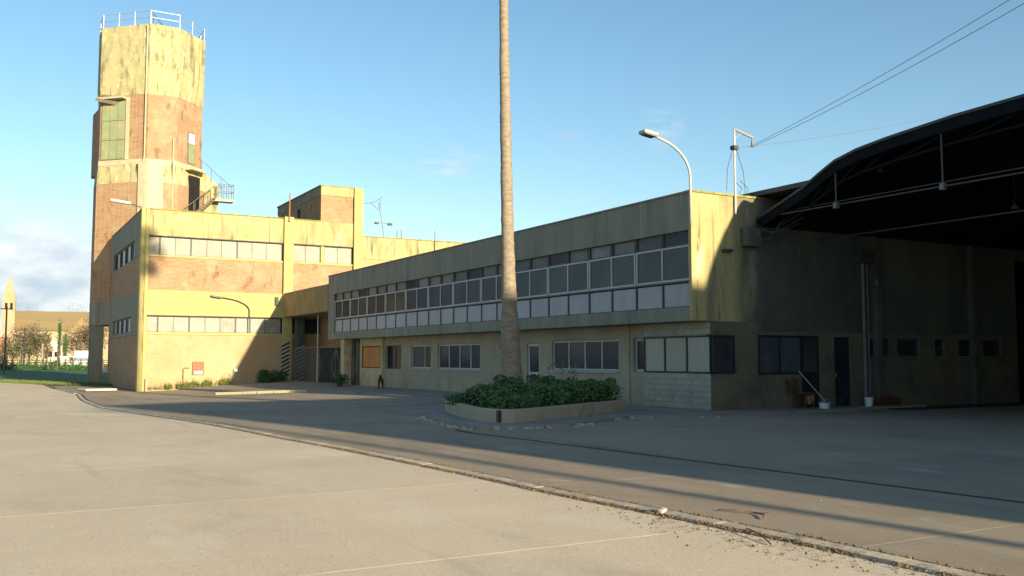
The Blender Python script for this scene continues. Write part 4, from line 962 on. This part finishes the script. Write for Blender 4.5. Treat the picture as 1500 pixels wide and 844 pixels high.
# local coordinates: nose points to -X
V_ = [(0, 0, .44), (.18, 0, .46), (.34, 0, .45), (-.18, 0, .43), (-.30, 0, .47), (-.38, 0, .56), (-.44, 0, .63), (-.53, 0, .62), (-.60, 0, .60),
      (.40, .08, .36), (.36, .09, .24), (.44, .09, .13), (.42, .09, .02), (.38, .09, .01), (.40, -.08, .36), (.36, -.09, .24), (.44, -.09, .13), (.42, -.09, .02), (.38, -.09, .01),
      (-.24, .09, .34), (-.22, .09, .20), (-.23, .09, .02), (-.28, .09, .01), (-.24, -.09, .34), (-.22, -.09, .20), (-.23, -.09, .02), (-.28, -.09, .01),
      (.46, 0, .44), (.56, 0, .34), (.62, 0, .26)]
E_ = [(0, 1), (1, 2), (0, 3), (3, 4), (4, 5), (5, 6), (6, 7), (7, 8), (2, 9), (9, 10), (10, 11), (11, 12), (12, 13), (2, 14), (14, 15), (15, 16), (16, 17), (17, 18),
      (3, 19), (19, 20), (20, 21), (21, 22), (3, 23), (23, 24), (24, 25), (25, 26), (2, 27), (27, 28), (28, 29)]
RD = [.115, .105, .11, .13, .10, .075, .08, .05, .035, .075, .05, .028, .026, .022, .075, .05, .028, .026, .022, .055, .036, .026, .022, .055, .036, .026, .022, .03, .022, .015]
skin_body('body', V_, E_, RD, M['fur'], dog)
def local(name, mb, m, parent):
    me = bpy.data.meshes.new(name); me.from_pydata(mb.v, [], mb.f); me.materials.append(m); o = bpy.data.objects.new(name, me); COL.objects.link(o); o.parent = parent; return o
for s_ in (-1, 1):
    local('ear', MB().loft([(-.42, s_*.03), (-.40, s_*.03), (-.40, s_*.08), (-.42, s_*.08)], .67, [(-.41, s_*.06), (-.405, s_*.06), (-.405, s_*.065), (-.41, s_*.065)], .76), M['fur'], dog)
local('chest_patch', MB().obox((-.295, 0, .40), (1, 0, .3), (0, 1, 0), (0, 0, 1), .015, .05, .09), M['fur_pale'], dog)

# ---------------------------------------------------------------- clutter by the shed door
c = thing('broken_chair', 'reddish brown broken wooden chair leaning against the wall beside the broom', 'chair', (21.85, 20.55, .085))
zc = .085
for (x, y) in ((21.7, 20.45), (22.05, 20.45), (21.7, 20.8)): obj('leg', MB().bar((x, y, zc), (x+.02, y, zc+.45), .045), M['brown_wood'], c)
obj('leg', MB().bar((22.05, 20.8, zc), (22.1, 20.82, zc+.42), .045), M['brown_wood'], c)
obj('seat', MB().obox((21.88, 20.62, zc+.46), (1, 0, -.08), (0, 1, .05), (.08, 0, 1), .22, .21, .02), M['brown_wood'], c)
for i in range(3): obj('back_slat', MB().obox((21.68-.02*i, 20.82, zc+.58+.12*i), (.2, 1, 0) if i == 9 else (1, 0, .1), (0, 0, 1), (0, 1, 0), .19, .035, .01), M['brown_wood'], c)
obj('back_post', MB().bar((21.5, 20.85, zc+.40), (21.44, 20.9, zc+.92), .04), M['brown_wood'], c); obj('back_post', MB().bar((21.86, 20.85, zc+.44), (21.82, 20.9, zc+.90), .04), M['brown_wood'], c)
obj('rag', MB().obox((21.95, 20.5, zc+.30), (1, .2, .5), (0, 1, .3), (-.3, 0, 1), .17, .1, .12), M['rust'], c, bevel=.04)
bk = thing('bucket', 'white bucket with a blue rim standing at the foot of the broom', 'bucket', (22.3, 20.25, 0))
obj('pail', MB().tube([(22.3, 20.25, .0), (22.3, 20.25, .27)], [.13, .165], 16), M['white'], bk, smooth=False)
obj('rim', MB().tube([(22.3, 20.25, .265), (22.3, 20.25, .29)], [.175, .175], 16), M['blue'], bk)
obj('handle', MB().tube([(22.15, 20.25, .28), (22.2, 20.15, .36), (22.4, 20.15, .36), (22.45, 20.25, .28)], .008, 5), M['steel'], bk)
br = thing('broom', 'broom with a pale handle leaning to the left above the white bucket', 'broom', (22.55, 20.3, 0))
obj('handle', MB().tube([(22.5, 20.35, .25), (21.98, 20.93, 1.20)], .017, 8), M['wood'], br)
obj('broom_head', MB().obox((22.53, 20.32, .17), (1, .1, 0), (0, 1, .2), (0, -.2, 1), .15, .05, .12), M['blue'], br, bevel=.01)
b2 = thing('bucket', 'white bucket standing on the doorstep below the downpipe', 'bucket', (24.72, 20.62, .075))
obj('pail', MB().tube([(24.72, 20.62, .077), (24.72, 20.62, .36)], [.12, .14], 16), M['white'], b2); obj('rim', MB().tube([(24.72, 20.62, .35), (24.72, 20.62, .37)], [.15, .15], 16), M['white_frame'], b2)
cr_ = thing('crate', 'low dark crate on the doorstep right of the white bucket', 'crate', (25.6, 20.75, .075))
for z in (.08, .18, .28): 
    obj('slat', MB().box(25.1, 26.15, 20.55, 20.57, z, z+.07), M['brown_wood'], cr_); obj('slat', MB().box(25.1, 26.15, 20.88, 20.90, z, z+.07), M['brown_wood'], cr_)
obj('end_board', MB().box(25.08, 25.10, 20.55, 20.9, .08, .35), M['brown_wood'], cr_); obj('end_board', MB().box(26.15, 26.17, 20.55, 20.9, .08, .35), M['brown_wood'], cr_)

# ---------------------------------------------------------------- far left: grass, fence, trees, houses, church
gr = MB(); gp = [(1.5, 94.5), (4.0, 86), (5.7, 80.5), (8.5, 76), (8.55, 80.2), (40, 90), (60, 170), (-60, 170), (-80, 110), (-30, 100)]
gm = MB(); i0 = 0; gm.v = [(x, y, gz(x, y)+.02) for x, y in gp]; gm.v.append((5, 120, -.48)); 
gm.f = [(len(gp), i, (i+1) % len(gp)) for i in range(len(gp))]
struct('lawn', gm, M['grass'])
gt = MB()
for i in range(9000):
    f = random.random(); a, b = ((1.5, 94.5), (4.2, 86.3)) if random.random() < .5 else ((4.2, 86), (8.4, 76.3)); 
    x = a[0]+(b[0]-a[0])*f+random.gauss(0, .5); y = a[1]+(b[1]-a[1])*f+abs(random.gauss(0, 2.2))
    gt.leaf((x, y, gz(x, y)+random.uniform(.0, .16)), random.uniform(.05, .14), (0, 0, 1), .2)
tag(obj('grass', gt, M['grass_lit']), 'ragged pale grass tufts where the lawn meets the road', 'grass', kind='stuff')
fn = thing('boundary_fence', 'dark post and rail fence running along the far side of the lawn', 'fence', tuple(at(60, 150, -.5)))
prev = None
for i in range(19):
    p = at(-25+i*11, 150, -.5); obj('post', MB().box(p.x-.09, p.x+.09, p.y-.09, p.y+.09, -.6, 1.5+random.uniform(-.1, .15)), M['bark2'], fn)
    if prev is not None:
        for z in (-.1, .45, .95, 1.25): obj('rail', MB().bar((prev.x, prev.y, z), (p.x, p.y, z), .05, .10), M['bark2'], fn)
    prev = p
hg = MB()
for i in range(9000):
    p = at(random.uniform(-30, 150), 149+random.uniform(0, 1.5)); hg.leaf((p.x, p.y, -.5+abs(random.gauss(0, .65))), random.uniform(.08, .2))
tag(obj('undergrowth', hg, M['leaf2']), 'dark undergrowth along the foot of the far fence', 'undergrowth', kind='stuff')
def tree(label, p, h, w, m, nleaf, ls=.35, kind='tree', trunkr=.2, low=.35, group='bare trees and bushes in front of the church'):
    t = thing('tree', label, 'tree', tuple(p), group); x, y, z0 = p; tb = MB()
    tb.tube([(x, y, z0), (x+.1, y, z0+h*.4), (x, y+.1, z0+h*.85)], [trunkr, trunkr*.7, trunkr*.2], 7); tips = []
    for k in range(12):
        a = random.uniform(0, 6.28); hh = random.uniform(low, .8)*h; L_ = w*random.uniform(.5, 1); q = Vector((x+math.cos(a)*L_, y+math.sin(a)*L_, z0+hh+h*random.uniform(.1, .25)))
        tb.tube([(x, y, z0+hh), tuple((Vector((x, y, z0+hh))+q)/2+Vector((0, 0, .2))), tuple(q)], [trunkr*.4, trunkr*.25, trunkr*.08], 5); tips.append(q)
    obj('trunk', tb, M['bark2'], t); lb = MB()
    for i in range(nleaf):
        q = random.choice(tips); v = Vector([random.gauss(0, 1) for _ in range(3)]); lb.leaf(q+Vector((v.x*w*.32, v.y*w*.32, v.z*h*.12)), ls*random.uniform(.5, 1.2), asp=.3)
    obj('crown', lb, m, t); return t
tree('broad brown bare tree left of the pale pole', at(31, 190, -.5), 7.2, 2.2, M['dry_leaf'], 1700, .3)
tree('brown leafless tree behind the pale pole', at(42, 195, -.5), 7.6, 2.0, M['dry_leaf'], 1500, .3)
tree('round olive brown tree right of the pale pole', at(54, 188, -.5), 6.6, 1.9, M['dry_leaf2'], 1900, .3)
tree('small brown bush tree at the far left edge', at(17, 185, -.5), 5.2, 1.6, M['dry_leaf2'], 1300, .3)
tree('slim dark cypress like tree before the church wall', at(87, 200, -.5), 8.6, .35, M['leaf2'], 700, .25, low=.3)
tree('short dark slim tree beside the white house', at(95, 205, -.5), 6.4, .35, M['leaf2'], 500, .25, low=.4)
tree('wide reddish brown tree above the white truck', at(116, 215, -.5), 9.0, 4.4, M['dry_leaf'], 3000, .34, low=.3)
tree('brown tree partly behind the tower column', at(132, 220, -.5), 9.2, 3.0, M['dry_leaf2'], 1800, .34, low=.3)
tree('low brown tree in front of the white house gable', at(68, 195, -.5), 5.6, 1.0, M['dry_leaf'], 500, .28)
for (px, d_, z0, z1, r, m, lab) in ((7, 120, -.5, 8.2, .12, M['bark2'], 'dark tall pole at the left edge of the picture'), (35, 140, -.5, 6.2, .13, M['wood_pole'], 'pale wooden pole in front of the brown trees'),
                     (62, 150, -.5, 4.0, .10, M['wood_pole'], 'short pale post between the trees and the white house'), (84, 142, -.5, 2.6, .13, M['bark2'], 'dark stubby post in front of the white house')):
    p = at(px, d_); t = thing('utility_pole' if z1 > 5 else 'post', lab, 'pole' if z1 > 5 else 'post', (p.x, p.y, z0)); obj('pole', MB().tube([(p.x, p.y, z0), (p.x, p.y, z1)], [r, r*.8], 8), m, t)
    obj('crossarm' if z1 > 5 else 'cap', MB().box(p.x-(.7 if z1 > 5 else .15), p.x+(.7 if z1 > 5 else .15), p.y-.06, p.y+.06, z1-.35, z1-.22), m, t)
# oriented builder for far buildings: u to the right, v away from the viewer
def ob(mb, p, u0, u1, v0, v1, z0, z1): 
    c = p+XR_*(u0+u1)/2+VR_*(v0+v1)/2; mb.obox((c.x, c.y, (z0+z1)/2), XR_, VR_, (0, 0, 1), (u1-u0)/2, (v1-v0)/2, (z1-z0)/2); return mb
def setdir(px):
    global XR_, VR_
    VR_ = at(px, 1).normalized(); XR_ = Vector((VR_.y, -VR_.x, 0))
def gable(mb, p, u0, u1, v0, v1, z0, z1, along_u=True, over=0):
    def P(u, v, z): q = p+XR_*u+VR_*v; return (q.x, q.y, z)
    i = len(mb.v)
    if along_u:
        vm = (v0+v1)/2; mb.v += [P(u0-over, v0-over, z0), P(u1+over, v0-over, z0), P(u1+over, v1+over, z0), P(u0-over, v1+over, z0), P(u0-over, vm, z1), P(u1+over, vm, z1)]
        mb.f += [(i, i+1, i+5, i+4), (i+2, i+3, i+4, i+5), (i, i+4, i+3), (i+1, i+2, i+5), (i, i+3, i+2, i+1)]
    else:
        um = (u0+u1)/2; mb.v += [P(u0-over, v0-over, z0), P(u1+over, v0-over, z0), P(u1+over, v1+over, z0), P(u0-over, v1+over, z0), P(um, v0-over, z1), P(um, v1+over, z1)]
        mb.f += [(i, i+4, i+5, i+3), (i+1, i+2, i+5, i+4), (i, i+1, i+4), (i+2, i+3, i+5), (i, i+3, i+2, i+1)]
    return mb
setdir(75); cp_ = at(75, 260, -.5)
ch_ = thing('church', 'sunlit cream church with a long ochre roof and pointed bell spire', 'church', tuple(cp_))
k_ = 260/1378
uL, uR = (9-75)*k_*.97, (175-75)*k_
obj('nave_wall', ob(MB(), cp_, uL, uR, 0, 14, -.5, 10.2*.93), M['church'], ch_)
obj('roof', gable(MB(), cp_, uL, uR, -.3, 14.3, 9.2, 14.9, True, .3), M['church_roof'], ch_)
obj('transept_gable', gable(ob(MB(), cp_, (94-75)*k_, (133-75)*k_, -3.5, 2, -.5, 8.2), cp_, (94-75)*k_, (133-75)*k_, -3.5, 6, 8.2, 12.8, False), M['church'], ch_)
obj('transept_roof', gable(MB(), cp_, (94-75)*k_, (133-75)*k_, -3.3, 6, 8.28, 12.95, False, .25), M['church_roof'], ch_)
bt_ = ob(MB(), cp_, (9.5-75)*k_, (26-75)*k_, -1, 3.2, -.5, 18.2); obj('bell_tower', bt_, M['church'], ch_)
sp = MB(); q0 = cp_+XR_*((17.7-75)*k_)+VR_*1.1
ring = [(q0.x+XR_.x*a*1.5+VR_.x*b*1.5, q0.y+XR_.y*a*1.5+VR_.y*b*1.5) for a, b in ((-1, -1), (1, -1), (1, 1), (-1, 1))]
tip = [(q0.x+XR_.x*a*.06+VR_.x*b*.06, q0.y+XR_.y*a*.06+VR_.y*b*.06) for a, b in ((-1, -1), (1, -1), (1, 1), (-1, 1))]
obj('spire', sp.loft(ring, 18.2, tip, 24.4), M['church'], ch_)
sp.v, sp.f = [], []
for du in (-.62, .62):
    obj('belfry_opening', ob(MB(), cp_, (17.7-75)*k_+du-.3, (17.7-75)*k_+du+.3, -1.05, -.95, 14.8, 16.6), M['void'], ch_)
for i in range(9):
    u = uL+4+i*3.2; obj('window', ob(MB(), cp_, u, u+.7, -.06, .04, 4.6, 6.8), M['glass_dim'], ch_)
setdir(75); hp = at(76, 200, -.5); kk = 200/1378
wh_ = thing('white_house', 'bright white gabled house with two dark openings behind the fence', 'house', tuple(hp))
obj('wall', gable(ob(MB(), hp, -10*kk, 13*kk, 0, 8, -.5, 3.6), hp, -10*kk, 13*kk, 0, 8, 3.6, 5.6, False), M['white_wall'], wh_)
obj('roof', gable(MB(), hp, -10*kk, 13*kk, .1, 8, 3.7, 5.75, False, .15), M['white_wall'], wh_)
for u in (-5*kk, 3*kk): obj('window', ob(MB(), hp, u, u+.8, -.05, .05, 1.9, 3.0), M['void'], wh_)
obj('porch_roof', ob(MB(), hp, -12*kk, 15*kk, -1.5, -.02, .9, 1.1), M['white_wall'], wh_); obj('door', ob(MB(), hp, -.6, .4, -.06, .04, -.5, .8), M['brown_wood'], wh_)
hp = at(95, 195, -.5); s2 = thing('shed', 'low white shed between the white house and the truck', 'shed', tuple(hp)); obj('wall', ob(MB(), hp, -.9, 1.6, 0, 3, -.5, 1.9), M['white_wall'], s2); obj('roof', ob(MB(), hp, -1.1, 1.8, -.2, 3.2, 1.9, 2.05), M['white_wall'], s2)
hp = at(122, 165, -.5); kk = 165/1378
tr = thing('box_truck', 'white box truck with a grey blue stripe parked behind the fence', 'truck', tuple(hp))
obj('cargo_box', ob(MB(), hp, -12*kk, 22*kk, 0, 2.3, .2, 2.9), M['white'], tr, bevel=.04); obj('stripe', ob(MB(), hp, -12*kk, 22*kk, -.02, -.003, 1.25, 1.75), M['truck_blue'], tr)
obj('cab', ob(MB(), hp, -19*kk, -12.4*kk, .1, 2.2, .2, 2.0), M['white_frame'], tr, bevel=.1); obj('windscreen', ob(MB(), hp, -18*kk, -13.5*kk, .07, .1, 1.2, 1.8), M['glass'], tr)
for u in (-15*kk, -6*kk, 14*kk):
    c_ = hp+XR_*u; a_ = c_+VR_*.1; b_ = c_+VR_*.4; obj('wheel', MB().tube([(a_.x, a_.y, 0), (b_.x, b_.y, 0)], .48, 14), M['black'], tr)
hp = at(-8, 190, -.5); rh = thing('red_roofed_house', 'low house with a reddish roof cut by the left edge', 'house', tuple(hp)); kk = 190/1378
obj('wall', ob(MB(), hp, -20*kk, 15*kk, 0, 8, -.5, 3.0), M['facade'], rh); obj('roof', gable(MB(), hp, -20*kk, 15*kk, 0, 8, 3.0, 6.0, True, .4), M['terracotta'], rh)
obj('window', ob(MB(), hp, 10*kk, 12*kk, -.05, .05, .6, 1.8), M['glass'], rh)
for (px, hh, lab) in ((29, 18, 'bare treetop just right of the church spire'), (46, 17.5, 'second bare treetop to the right of the church spire'), (103, 17.5, 'bare treetop above the transept gable of the church'), (118, 18.5, 'bare treetop above the church roof closest to the brick tower')):
    tree(lab, at(px, 300, -.5), hh, 2.4, M['dry_leaf'], 260, .22, trunkr=.16, low=.6, group='bare treetops above the church roof')
# a far tree line beyond the church
fl = MB()
for i in range(14000):
    px = random.uniform(-120, 150); d_ = random.uniform(330, 350); p = at(px, d_); c = 4+5*mnoise.noise(Vector((px*.08, 0, 3)))
    if px > 5: continue
    z = random.uniform(-.5, 1)*1 + abs(random.gauss(0, .5))*c
    fl.leaf((p.x, p.y, max(-.4, min(z, c*1.35))), random.uniform(.4, .9))
tag(obj('distant_trees', fl, M['dry_leaf2']), 'far treetops showing faintly above the church roof', 'trees', kind='stuff')
